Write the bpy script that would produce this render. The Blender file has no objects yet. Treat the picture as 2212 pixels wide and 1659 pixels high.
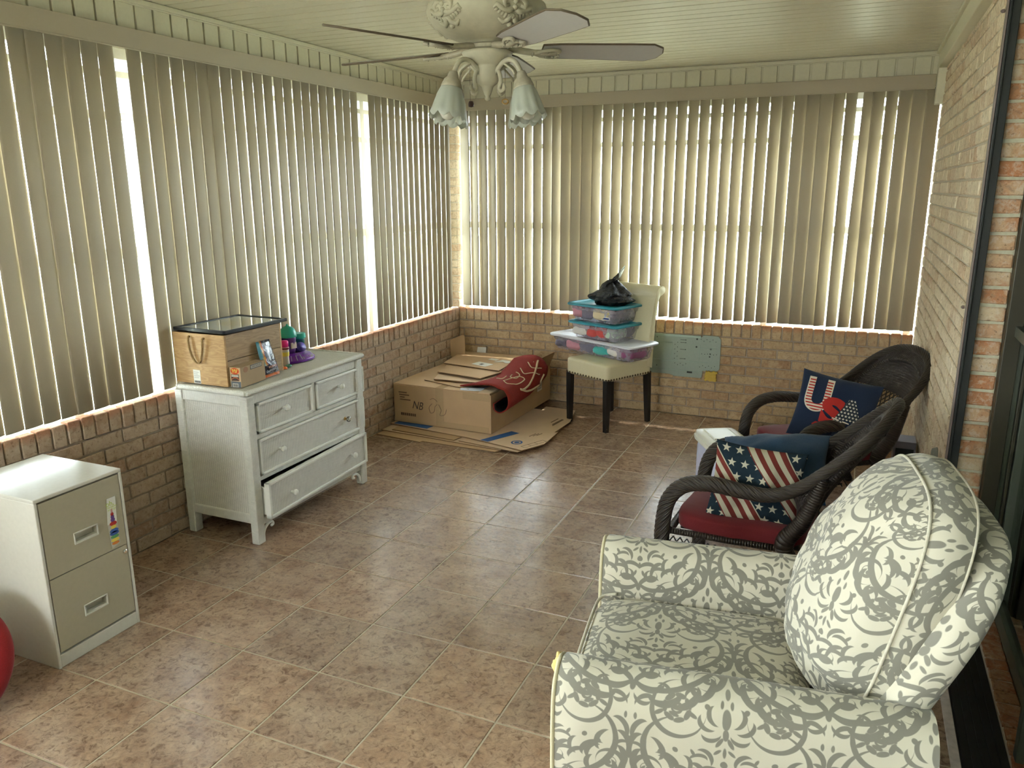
import bpy, bmesh, math, random
from math import pi, sin, cos, radians, sqrt
from mathutils import Vector, Matrix, noise
random.seed(7)
SC = bpy.context.scene
COL = SC.collection

# ------------------------------------------------------------------ camera
cam = bpy.data.cameras.new('camera'); co = bpy.data.objects.new('camera', cam); COL.objects.link(co)
Rw = ((0.91738997, 0.39797175, -0.00375809), (0.09235707, -0.22206408, -0.97064809), (-0.38712505, 0.89011574, -0.24047486))
M3 = Matrix(((Rw[0][0], -Rw[1][0], -Rw[2][0]), (Rw[0][1], -Rw[1][1], -Rw[2][1]), (Rw[0][2], -Rw[1][2], -Rw[2][2])))
co.matrix_world = Matrix.Translation((3.06468, -2.03918, 1.70820)) @ M3.to_4x4()
cam.sensor_fit = 'HORIZONTAL'; cam.sensor_width = 36; cam.lens = 36 * 1696.03 / 2212
cam.clip_start = 0.02; cam.clip_end = 200
SC.camera = co

# ------------------------------------------------------------------ light
SC.view_settings.view_transform = 'Standard'; SC.view_settings.look = 'None'
SC.view_settings.exposure = 0.36; SC.view_settings.gamma = 1.0; SC.view_settings.use_curve_mapping = False
W = bpy.data.worlds.new('world'); SC.world = W; W.use_nodes = True
bg = W.node_tree.nodes['Background']; bg.inputs[0].default_value = (0.86, 0.93, 1.0, 1); bg.inputs[1].default_value = 18.0

def area(name, loc, rot, sx, sy, power, col):
    l = bpy.data.lights.new(name, 'AREA'); l.shape = 'RECTANGLE'; l.size = sx; l.size_y = sy; l.energy = power; l.color = col
    o = bpy.data.objects.new(name, l); COL.objects.link(o); o.location = loc; o.rotation_euler = rot
    return o
sun = bpy.data.lights.new('sun', 'SUN'); sun.energy = 30.0; sun.angle = radians(0.6); sun.color = (1, .95, .86)
so = bpy.data.objects.new('sun', sun); COL.objects.link(so)
so.rotation_euler = Vector((0.28, 1.0, 2.05)).to_track_quat('Z', 'Y').to_euler()
# fill lamps added by the unseen front and side windows, behind the viewer
area('front_fill', (1.25, -4.40, 1.67), (radians(90), 0, 0), 1.4, 1.0, 2, (1.0, 0.965, 0.93))
area('side_fill', (0.06, -2.15, 1.56), (0, radians(-90), 0), 1.55, 2.4, 12, (0.92, 0.95, 1.0))

# ------------------------------------------------------------------ nodes
def new_mat(name):
    m = bpy.data.materials.new(name); m.use_nodes = True
    nt = m.node_tree; nt.nodes.clear()
    out = nt.nodes.new('ShaderNodeOutputMaterial')
    b = nt.nodes.new('ShaderNodeBsdfPrincipled'); nt.links.new(b.outputs[0], out.inputs[0])
    return m, nt, b, out
class NT:
    def __init__(s, nt): s.nt = nt
    def n(s, t, **k):
        x = s.nt.nodes.new(t)
        for a, v in k.items(): setattr(x, a, v)
        return x
    def l(s, a, b): s.nt.links.new(a, b)
    def put(s, sock, v):
        if hasattr(v, 'is_output') or isinstance(v, bpy.types.NodeSocket): s.l(v, sock)
        else: sock.default_value = v
    def math(s, op, a, b=0.0, c=None, clamp=False):
        x = s.n('ShaderNodeMath', operation=op, use_clamp=clamp); s.put(x.inputs[0], a); s.put(x.inputs[1], b)
        if c is not None: s.put(x.inputs[2], c)
        return x.outputs[0]
    def mix(s, f, a, b):
        x = s.n('ShaderNodeMix', data_type='RGBA'); s.put(x.inputs[0], f); s.put(x.inputs[6], a); s.put(x.inputs[7], b)
        return x.outputs[2]
    def ramp(s, f, stops):
        x = s.n('ShaderNodeValToRGB'); e = x.color_ramp.elements
        while len(e) < len(stops): e.new(0.5)
        for i, (p, c) in enumerate(stops): e[i].position = p; e[i].color = (*c, 1) if len(c) == 3 else c
        s.put(x.inputs[0], f); return x.outputs[0]
    def noise(s, vec, scale, detail=3, rough=.5, dist=0):
        x = s.n('ShaderNodeTexNoise'); x.inputs['Scale'].default_value = scale; x.inputs['Detail'].default_value = detail
        x.inputs['Roughness'].default_value = rough; x.inputs['Distortion'].default_value = dist
        if vec is not None: s.l(vec, x.inputs['Vector'])
        return x.outputs[0]
    def bump(s, h, strength, dist=.01, nrm=None):
        x = s.n('ShaderNodeBump'); x.inputs['Strength'].default_value = strength; x.inputs['Distance'].default_value = dist
        s.put(x.inputs['Height'], h)
        if nrm is not None: s.l(nrm, x.inputs['Normal'])
        return x.outputs[0]
    def coord(s, which='Object'): return s.n('ShaderNodeTexCoord').outputs[which]
    def island(s): return s.n('ShaderNodeNewGeometry').outputs['Random Per Island']
    def sep(s, v):
        x = s.n('ShaderNodeSeparateXYZ'); s.l(v, x.inputs[0]); return x.outputs
    def comb(s, a, b, c=0.0):
        x = s.n('ShaderNodeCombineXYZ'); s.put(x.inputs[0], a); s.put(x.inputs[1], b); s.put(x.inputs[2], c); return x.outputs[0]
    def mapping(s, v, loc=(0, 0, 0), rot=(0, 0, 0), sc=(1, 1, 1), typ='POINT'):
        x = s.n('ShaderNodeMapping', vector_type=typ); s.l(v, x.inputs[0])
        x.inputs[1].default_value = loc; x.inputs[2].default_value = rot; x.inputs[3].default_value = sc
        return x.outputs[0]
C4 = lambda c: (c[0], c[1], c[2], 1)
_mc = {}
def plain(name, col, rough=.5, metal=0, grain=0.0, gscale=60, spec=.5, coat=0):
    """a plain surface with slight procedural mottling"""
    if name in _mc: return _mc[name]
    m, nt, b, out = new_mat(name); N = NT(nt)
    v = N.coord(); n = N.noise(v, gscale, 4)
    amt = grain if grain else .06
    c = N.mix(n, C4([x * (1 - amt) for x in col]), C4([min(1, x * (1 + amt)) for x in col]))
    N.l(c, b.inputs['Base Color']); b.inputs['Roughness'].default_value = rough; b.inputs['Metallic'].default_value = metal
    b.inputs['Specular IOR Level'].default_value = spec
    if coat: b.inputs['Coat Weight'].default_value = coat
    if grain: N.l(N.bump(n, .15, .002), b.inputs['Normal'])
    _mc[name] = m; return m

def brick_mat(name, top=False, warm=0.5, tint=(1, 1, 1), redder=False):
    m, nt, b, out = new_mat(name); N = NT(nt)
    v = N.coord(); r = N.island()
    t = tint
    A = [(.46, .34, .24), (.56, .48, .37), (.52, .43, .32), (.47, .36, .26), (.60, .52, .41), (.42, .28, .19)]
    if redder: A = [(.50, .22, .10), (.64, .54, .36), (.46, .19, .08), (.60, .47, .30), (.52, .27, .13), (.62, .53, .36)]
    A = [tuple(a * b_ for a, b_ in zip(c, t)) for c in A]
    base = N.ramp(r, [(0, A[0]), (.2, A[1]), (.42, A[2]), (.6, A[3]), (.8, A[4]), (1, A[5])])
    r2 = N.ramp(N.math('FRACT', N.math('MULTIPLY', r, 7.31)), [(0, A[4]), (.35, A[1]), (.7, A[2]), (1, A[0])])
    n1 = N.noise(v, 14, 4, .6)
    f = N.ramp(n1, [(.42, (0, 0, 0)), (.6, (1, 1, 1))])
    c = N.mix(N.math('MULTIPLY', f, .75), base, r2)
    n3 = N.noise(v, 32, 5, .7, .6); w3 = N.ramp(n3, [(.50, (0, 0, 0)), (.60, (1, 1, 1))]); d3 = N.ramp(n3, [(.36, (1, 1, 1)), (.44, (0, 0, 0))])
    c = N.mix(N.math('MULTIPLY', w3, .42), c, C4([.66 * t[0], .58 * t[1], .47 * t[2]])); c = N.mix(N.math('MULTIPLY', d3, .5), c, C4([.27 * t[0], .19 * t[1], .13 * t[2]]))
    if top:
        z = N.sep(v)[2]
        zz = N.math('ADD', z, N.math('MULTIPLY', N.math('SUBTRACT', n1, .5), .05))
        k = N.ramp(zz, [(.690, (0, 0, 0)), (.722, (1, 1, 1))])
        c = N.mix(N.math('MULTIPLY', N.math('MULTIPLY', k, N.ramp(N.math('FRACT', N.math('MULTIPLY', r, 3.7)), [(0, (.25, .25, .25)), (.6, (1, 1, 1))])), .75), c, C4((.50 * t[0], .24 * t[1], .14 * t[2])))
    n2 = N.noise(v, 90, 5, .7)
    sp = N.ramp(n2, [(.32, (.35, .30, .25)), (.42, (1, 1, 1)), (1, (1.08, 1.06, 1.0))])
    x = N.n('ShaderNodeMix', data_type='RGBA', blend_type='MULTIPLY'); x.inputs[0].default_value = .75
    N.l(c, x.inputs[6]); N.l(sp, x.inputs[7])
    N.l(x.outputs[2], b.inputs['Base Color']); b.inputs['Roughness'].default_value = .92; b.inputs['Specular IOR Level'].default_value = .2
    N.l(N.bump(N.math('ADD', n1, n2), .55, .006), b.inputs['Normal'])
    return m
def mortar_mat(name, col):
    return plain(name, col, .95, grain=.22, gscale=70, spec=.1)

def tile_mat():
    m, nt, b, out = new_mat('slate_tile'); N = NT(nt)
    v = N.coord(); r = N.island()
    off = N.comb(N.math('MULTIPLY', r, 37.0), N.math('MULTIPLY', r, 91.0), 0.0)
    a = N.n('ShaderNodeVectorMath', operation='ADD'); N.l(v, a.inputs[0]); N.l(off, a.inputs[1]); v2 = a.outputs[0]
    n1 = N.noise(v2, 7.5, 6, .68, .5); n2 = N.noise(v2, 40, 6, .72, .9)
    c = N.ramp(n1, [(.30, (.245, .150, .098)), (.5, (.360, .250, .175)), (.68, (.450, .335, .240))])
    k = N.ramp(n2, [(.36, (.42, .36, .32)), (.47, (.88, .88, .88)), (.64, (1.18, 1.16, 1.12))])
    x = N.n('ShaderNodeMix', data_type='RGBA', blend_type='MULTIPLY'); x.inputs[0].default_value = .9
    N.l(c, x.inputs[6]); N.l(k, x.inputs[7])
    tone = N.ramp(r, [(0, (.90, .90, .92)), (.5, (1, .98, .96)), (1, (1.08, 1.02, .98))])
    y = N.n('ShaderNodeMix', data_type='RGBA', blend_type='MULTIPLY'); y.inputs[0].default_value = 1
    N.l(x.outputs[2], y.inputs[6]); N.l(tone, y.inputs[7])
    N.l(y.outputs[2], b.inputs['Base Color'])
    N.l(N.ramp(n2, [(.3, (.23, .23, .23)), (.7, (.13, .13, .13))]), b.inputs['Roughness'])
    b.inputs['Specular IOR Level'].default_value = .95
    # long slate clefts
    vm = N.mapping(v2, rot=(0, 0, .5), sc=(3, 11, 1)); cl = N.ramp(N.noise(vm, 1.3, 4, .55, 1.6), [(.44, (0, 0, 0)), (.50, (1, 1, 1))])
    h = N.math('ADD', N.math('MULTIPLY', cl, .35), N.math('MULTIPLY', n2, .45))
    N.l(N.bump(h, .30, .0032), b.inputs['Normal'])
    return m

def weave_mat(name, col, cw=.014, chh=.0055, depth=.6, uv='UV', dark=.45, rough=.55, spec=.4, vary=.0):
    m, nt, b, out = new_mat(name); N = NT(nt)
    v = N.coord(uv); s = N.sep(v)
    col_i = N.math('FLOOR', N.math('DIVIDE', s[0], cw))
    par = N.math('MULTIPLY', N.math('MODULO', N.math('ABSOLUTE', col_i), 2.0), .5)
    fy = N.math('FRACT', N.math('ADD', N.math('DIVIDE', s[1], chh), par))
    fx = N.math('FRACT', N.math('DIVIDE', s[0], cw))
    hy = N.math('SINE', N.math('MULTIPLY', fy, pi)); hx = N.math('SINE', N.math('MULTIPLY', fx, pi))
    h = N.math('MULTIPLY', N.math('POWER', hy, .6), N.math('POWER', hx, .5))
    k = N.ramp(h, [(0.05, (dark, dark, dark)), (.5, (1, 1, 1))])
    x = N.n('ShaderNodeMix', data_type='RGBA', blend_type='MULTIPLY'); x.inputs[0].default_value = 1
    base = N.mix(N.noise(N.coord('Object'), 35, 4), C4([c * (1 - .12 - vary) for c in col]), C4([c * (1.08 + vary) for c in col]))
    N.l(base, x.inputs[6]); N.l(k, x.inputs[7])
    N.l(x.outputs[2], b.inputs['Base Color']); b.inputs['Roughness'].default_value = rough; b.inputs['Specular IOR Level'].default_value = spec
    N.l(N.bump(h, depth, .004), b.inputs['Normal'])
    return m
def wrap_mat(name, col, pitch=.006, depth=.6, axis=1, dark=.6, rough=.5, spec=.4):
    """thin cane wound round a member: lines across UV axis"""
    m, nt, b, out = new_mat(name); N = NT(nt)
    s = N.sep(N.coord('UV')); f = N.math('FRACT', N.math('DIVIDE', s[axis], pitch)); h = N.math('SINE', N.math('MULTIPLY', f, pi))
    k = N.ramp(h, [(0, (dark, dark, dark)), (.5, (1, 1, 1))])
    x = N.n('ShaderNodeMix', data_type='RGBA', blend_type='MULTIPLY'); x.inputs[0].default_value = 1
    base = N.mix(N.noise(N.coord('Object'), 40, 4), C4([c * .85 for c in col]), C4([c * 1.1 for c in col]))
    N.l(base, x.inputs[6]); N.l(k, x.inputs[7]); N.l(x.outputs[2], b.inputs['Base Color'])
    b.inputs['Roughness'].default_value = rough; b.inputs['Specular IOR Level'].default_value = spec
    N.l(N.bump(h, depth, .003), b.inputs['Normal'])
    return m
def wood_mat(name, c1, c2, axis=0, scale=9, rough=.55):
    m, nt, b, out = new_mat(name); N = NT(nt)
    v = N.coord(); sc = [1.0, 1.0, 1.0]; sc[axis] = .12
    vv = N.mapping(v, sc=tuple(x * scale for x in sc)); n = N.noise(vv, 3.0, 3, .5, 1.4)
    f = N.math('FRACT', N.math('MULTIPLY', n, 7.0)); f = N.math('PINGPONG', N.math('MULTIPLY', f, 2), 1)
    k = N.noise(v, 7, 2)
    c = N.mix(N.math('MULTIPLY', f, .8), C4(c1), C4(c2)); N.l(c, b.inputs['Base Color']); b.inputs['Roughness'].default_value = rough
    N.l(N.bump(f, .1, .002), b.inputs['Normal'])
    return m
def card_mat(name='cardboard', col=(.46, .31, .175)):
    m, nt, b, out = new_mat(name); N = NT(nt)
    v = N.coord(); n = N.noise(v, 9, 4); w = N.n('ShaderNodeTexWave', wave_type='BANDS', bands_direction='X'); w.inputs['Scale'].default_value = 60
    N.l(v, w.inputs['Vector']); w.inputs['Distortion'].default_value = .4
    c = N.mix(n, C4([x * .9 for x in col]), C4([x * 1.1 for x in col])); N.l(c, b.inputs['Base Color'])
    b.inputs['Roughness'].default_value = .8; b.inputs['Specular IOR Level'].default_value = .25
    N.l(N.bump(w.outputs[1], .06, .002), b.inputs['Normal'])
    return m

# damask: scrolls and leaves drawn as crescents and blobs, mirrored and half-dropped
def damask_group():
    g = bpy.data.node_groups.new('damask_motif', 'ShaderNodeTree')
    g.interface.new_socket('x', in_out='INPUT', socket_type='NodeSocketFloat'); g.interface.new_socket('y', in_out='INPUT', socket_type='NodeSocketFloat')
    g.interface.new_socket('d', in_out='OUTPUT', socket_type='NodeSocketFloat')
    gi = g.nodes.new('NodeGroupInput'); go = g.nodes.new('NodeGroupOutput'); N = NT(g)
    P0 = N.comb(gi.outputs[0], gi.outputs[1]); PP = [P0]
    def ell(cx, cy, rx, ry, rot=0):
        P = PP[0]
        q = N.mapping(P, loc=(cx, cy, 0), rot=(0, 0, radians(rot)), sc=(rx, ry, 1), typ='TEXTURE')
        x = N.n('ShaderNodeVectorMath', operation='LENGTH'); N.l(q, x.inputs[0])
        return N.math('MULTIPLY', N.math('SUBTRACT', x.outputs[1], 1.0), min(rx, ry))
    def cres(cx, cy, rx, ry, ox, oy, k=.86, rot=0):
        a = ell(cx, cy, rx, ry, rot)
        c, s_ = cos(radians(rot)), sin(radians(rot))
        b_ = ell(cx + ox * c - oy * s_, cy + ox * s_ + oy * c, rx * k, ry * k, rot)
        return N.math('MAXIMUM', a, N.math('MULTIPLY', b_, -1.0))
    acc = [None]
    def add(e):
        acc[0] = e if acc[0] is None else N.math('MINIMUM', acc[0], e)
        x = N.n('ShaderNodeVectorMath', operation='MULTIPLY_ADD'); N.l(acc[0], x.inputs[0]); x.inputs[1].default_value = (1e-7, 1e-7, 0); N.l(P0, x.inputs[2]); PP[0] = x.outputs[0]
    E_ = lambda cx, cy, rx, ry, rot=0: add(ell(cx, cy, rx * .80, ry * .96, rot)); K = lambda cx, cy, rx, ry, ox, oy, k=.86, rot=0: add(cres(cx, cy, rx, ry, ox * .72, oy * .72, 1 - (1 - k) * .62, rot))
    # E_: plain blob, K: thin scroll, MN: curved leaf (a moon whose open side faces rot)
    KK = lambda *a: add(cres(*a))
    def MN(cx, cy, r, rot, fat=.5, asp=1.25): add(cres(cx, cy, r * 1.05, r * asp, r * (fat * 1.15 + .22), r * .28, 1.22, rot))
    # twin volutes and their lobes
    KK(.034, .088, .030, .029, .005, -.003, .82, 0); KK(.036, .087, .0135, .013, -.003, .002, .62, 0); E_(.037, .086, .005, .0045)
    MN(.068, .104, .017, 200, .55); MN(.070, .076, .016, 160, .55); MN(.052, .058, .014, 110, .6); E_(0, .060, .006, .012); E_(0, .116, .007, .014); MN(.014, .128, .012, 230); E_(0, .142, .004, .006)
    # flower on the axis
    E_(0, .014, .010, .020); MN(.020, .018, .015, 150, .5); MN(.034, .004, .015, 120, .5); MN(.026, -.018, .014, 70, .5); E_(0, -.014, .007, .012); E_(.010, -.030, .005, .012, 30); E_(0, -.050, .004, .011); E_(.013, -.050, .004, .009, 50)
    E_(0, -.074, .008, .008, 45); E_(.0, -.092, .004, .008)
    # heart scroll with a ragged flower head inside
    KK(.088, .020, .052, .056, -.0035, .0048, .925, 10)
    for q in range(7): E_(.090 + .022 * cos(q * .9), .022 + .022 * sin(q * .9), .0065, .0115, q * 51)
    KK(.090, .022, .011, .011, .001, 0, .55); E_(.090, .022, .0035, .004); MN(.064, .050, .012, 220, .5); MN(.118, .050, .012, 300, .5)
    # acanthus branch sweeping from the foot up the side
    KK(.060, -.075, .098, .080, -.004, .0072, .95, 25)
    for (x, y, r, a_) in ((.030, -.140, .020, 75), (.060, -.160, .022, 95), (.096, -.156, .023, 120), (.128, -.135, .022, 140), (.150, -.104, .022, 165), (.160, -.068, .020, 185), (.156, -.034, .017, 200), (.104, -.090, .018, 300), (.078, -.108, .016, 285), (.052, -.106, .014, 260), (.126, -.066, .017, 330), (.046, -.072, .012, 250)): MN(x, y, r, a_, .52, 1.45)
    KK(.030, -.118, .018, .016, .003, .004, .68); E_(.030, -.118, .005, .005)
    # outer sprays
    MN(.150, .060, .020, 230, .5, 1.5); MN(.156, .100, .017, 250, .5, 1.4); MN(.128, .096, .018, 200, .5, 1.4); MN(.104, .112, .015, 170, .5, 1.3); MN(.140, .134, .015, 210, .5, 1.3)
    MN(.150, .022, .014, 240, .5, 1.4); E_(.166, -.006, .004, .007); E_(.118, .140, .004, .008, 30); E_(.086, .140, .006, .006, 45); E_(.060, .134, .004, .009, -40); E_(.010, -.112, .004, .008, 20)
    MN(.020, -.170, .013, 60, .5, 1.3); E_(0, -.150, .007, .010); E_(.140, -.168, .006, .006, 45); E_(.112, -.186, .005, .012, 60); E_(.166, -.160, .004, .008); E_(.052, -.190, .005, .011, -60); E_(.080, -.190, .005, .010, 70)
    N.l(acc[0], go.inputs[0]); return g
def damask_mat():
    m, nt, b, out = new_mat('damask_cotton'); N = NT(nt)
    G = damask_group(); s = N.sep(N.coord('UV'))
    nz = N.noise(N.coord('UV'), 30, 2)
    u = N.math('ADD', s[0], N.math('MULTIPLY', N.math('SUBTRACT', nz, .5), .004)); v = s[1]
    HW, HH = .175 * 1.2, .40 * 1.2
    x1 = N.math('PINGPONG', u, HW); y1 = N.math('SUBTRACT', N.math('MULTIPLY', N.math('FRACT', N.math('DIVIDE', v, HH)), HH), HH / 2)
    x2 = N.math('SUBTRACT', HW, x1); y2 = N.math('SUBTRACT', N.math('MULTIPLY', N.math('FRACT', N.math('ADD', N.math('DIVIDE', v, HH), .5)), HH), HH / 2)
    ds = []
    for x, y in ((x1, y1), (x2, y2)):
        x = N.math('MULTIPLY', x, 1 / 1.2); y = N.math('MULTIPLY', y, 1 / 1.2)
        if ds: x = N.math('MULTIPLY_ADD', ds[0], 1e-7, x)
        g = nt.nodes.new('ShaderNodeGroup'); g.node_tree = G; N.l(x, g.inputs[0]); N.l(y, g.inputs[1]); ds.append(g.outputs[0])
    d = N.math('MINIMUM', ds[0], ds[1])
    k = N.math('ADD', N.math('MULTIPLY', d, 900.0), .5, clamp=True)
    n2 = N.noise(N.coord('Object'), 3.5, 3)
    cream = N.mix(n2, (.50, .46, .35, 1), (.56, .52, .41, 1))
    c = N.mix(k, (.20, .188, .15, 1), cream); N.l(c, b.inputs['Base Color']); b.inputs['Roughness'].default_value = .85
    b.inputs['Specular IOR Level'].default_value = .2; b.inputs['Sheen Weight'].default_value = .2
    n3 = N.noise(N.coord('Object'), 420, 2); n4 = N.noise(N.coord('Object'), 7, 3, .5, .6)
    N.l(N.bump(n3, .12, .001, N.bump(n4, .5, .012)), b.inputs['Normal'])
    return m
def star_sdf(N, px, py, r):
    """distance-like value, <0 inside a five pointed star"""
    a = N.math('ARCTAN2', px, py); q = N.math('PINGPONG', a, pi / 5)
    R = N.math('SQRT', N.math('ADD', N.math('MULTIPLY', px, px), N.math('MULTIPLY', py, py)))
    # edge line from tip (r,0) to valley (rv, pi/5)
    rv = r * .40; x2, y2 = rv * cos(pi / 5), rv * sin(pi / 5)
    nx, ny = y2, r - x2; L = sqrt(nx * nx + ny * ny); nx /= L; ny /= L
    X = N.math('MULTIPLY', R, N.math('COSINE', q)); Y = N.math('MULTIPLY', R, N.math('SINE', q))
    return N.math('SUBTRACT', N.math('ADD', N.math('MULTIPLY', X, nx), N.math('MULTIPLY', Y, ny)), r * nx)
def star_grid(N, u, v, cell, r, stag=True):
    row = N.math('FLOOR', N.math('DIVIDE', v, cell))
    uo = N.math('ADD', N.math('DIVIDE', u, cell), N.math('MULTIPLY', N.math('MODULO', N.math('ABSOLUTE', row), 2.0), .5 if stag else 0))
    px = N.math('MULTIPLY', N.math('SUBTRACT', N.math('FRACT', uo), .5), cell)
    py = N.math('MULTIPLY', N.math('SUBTRACT', N.math('FRACT', N.math('DIVIDE', v, cell)), .5), cell)
    return star_sdf(N, px, py, r)
def flag_mat():
    m, nt, b, out = new_mat('flag_cloth'); N = NT(nt)
    s = N.sep(N.coord('UV')); u, v = s[0], s[1]
    # diagonal bands of stripes between starry blocks, direction follows (1,-1.1)
    t = N.math('ADD', N.math('MULTIPLY', u, .80), N.math('MULTIPLY', v, .60))
    t = N.math('ADD', t, N.math('MULTIPLY', N.math('SINE', N.math('MULTIPLY', v, 16)), .008))
    P = .235
    ft = N.math('FRACT', N.math('ADD', N.math('DIVIDE', t, P), .23))
    st = N.math('GREATER_THAN', N.math('FRACT', N.math('DIVIDE', t, .0392)), .5)
    stripes = N.mix(st, (.17, .034, .027, 1), (.50, .46, .34, 1))
    sd = star_grid(N, u, v, .056, .0200); sk = N.math('LESS_THAN', sd, 0)
    n = N.noise(N.coord('UV'), 60, 3)
    navy = N.mix(n, (.012, .022, .030, 1), (.022, .038, .052, 1))
    stars = N.mix(sk, navy, (.52, .49, .37, 1))
    band = N.math('GREATER_THAN', ft, .46)
    c = N.mix(band, stars, stripes)
    N.l(c, b.inputs['Base Color']); b.inputs['Roughness'].default_value = .9; b.inputs['Specular IOR Level'].default_value = .1
    w = N.noise(N.coord('Object'), 14, 3, .5, .8)
    N.l(N.bump(N.noise(N.coord('Object'), 500, 1), .15, .001, N.bump(w, .5, .01)), b.inputs['Normal'])
    return m
def cloth_mat(name, c1, c2, scale=180, rough=.9, wr=.3, wscale=9):
    m, nt, b, out = new_mat(name); N = NT(nt); v = N.coord()
    n = N.noise(v, scale, 2); w = N.noise(v, wscale, 3, .5, .6)
    c = N.mix(n, C4(c1), C4(c2)); N.l(c, b.inputs['Base Color']); b.inputs['Roughness'].default_value = rough
    b.inputs['Specular IOR Level'].default_value = .15; b.inputs['Sheen Weight'].default_value = .15
    N.l(N.bump(n, .2, .0015, N.bump(w, wr, .01)), b.inputs['Normal'])
    return m
def vane_mat():
    m, nt, b, out = new_mat('vane_vinyl'); N = NT(nt)
    v = N.coord(); n = N.noise(v, 220, 2)
    c = N.mix(n, (.42, .36, .255, 1), (.46, .395, .285, 1)); N.l(c, b.inputs['Base Color']); b.inputs['Roughness'].default_value = .55
    b.inputs['Specular IOR Level'].default_value = .3
    tr = N.n('ShaderNodeBsdfTranslucent'); tr.inputs[0].default_value = (.66, .60, .47, 1)
    mx = N.n('ShaderNodeMixShader'); mx.inputs[0].default_value = .085; N.l(b.outputs[0], mx.inputs[1]); N.l(tr.outputs[0], mx.inputs[2]); N.l(mx.outputs[0], out.inputs[0])
    return m
def glass_mat(name, col=(.95, .98, .97), refl=.9, tr=1.0):
    m, nt, b, out = new_mat(name); N = NT(nt); nt.nodes.remove(b)
    t = N.n('ShaderNodeBsdfTransparent'); t.inputs[0].default_value = C4([c * tr for c in col])
    g = N.n('ShaderNodeBsdfGlossy'); g.inputs['Roughness'].default_value = .02
    fr = N.n('ShaderNodeFresnel'); fr.inputs[0].default_value = 1.5
    mx = N.n('ShaderNodeMixShader'); N.l(N.math('MULTIPLY', fr.outputs[0], refl), mx.inputs[0]); N.l(t.outputs[0], mx.inputs[1]); N.l(g.outputs[0], mx.inputs[2]); N.l(mx.outputs[0], out.inputs[0])
    return m
def clear_plastic(name, col, mixf=.45):
    m, nt, b, out = new_mat(name); N = NT(nt)
    b.inputs['Base Color'].default_value = C4(col); b.inputs['Roughness'].default_value = .25
    t = N.n('ShaderNodeBsdfTransparent'); t.inputs[0].default_value = (.93, .93, .95, 1)
    n = N.noise(N.coord(), 30, 3)
    mx = N.n('ShaderNodeMixShader'); N.l(N.math('ADD', mixf - .08, N.math('MULTIPLY', n, .16)), mx.inputs[0]); N.l(t.outputs[0], mx.inputs[1]); N.l(b.outputs[0], mx.inputs[2]); N.l(mx.outputs[0], out.inputs[0])
    return m

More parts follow.
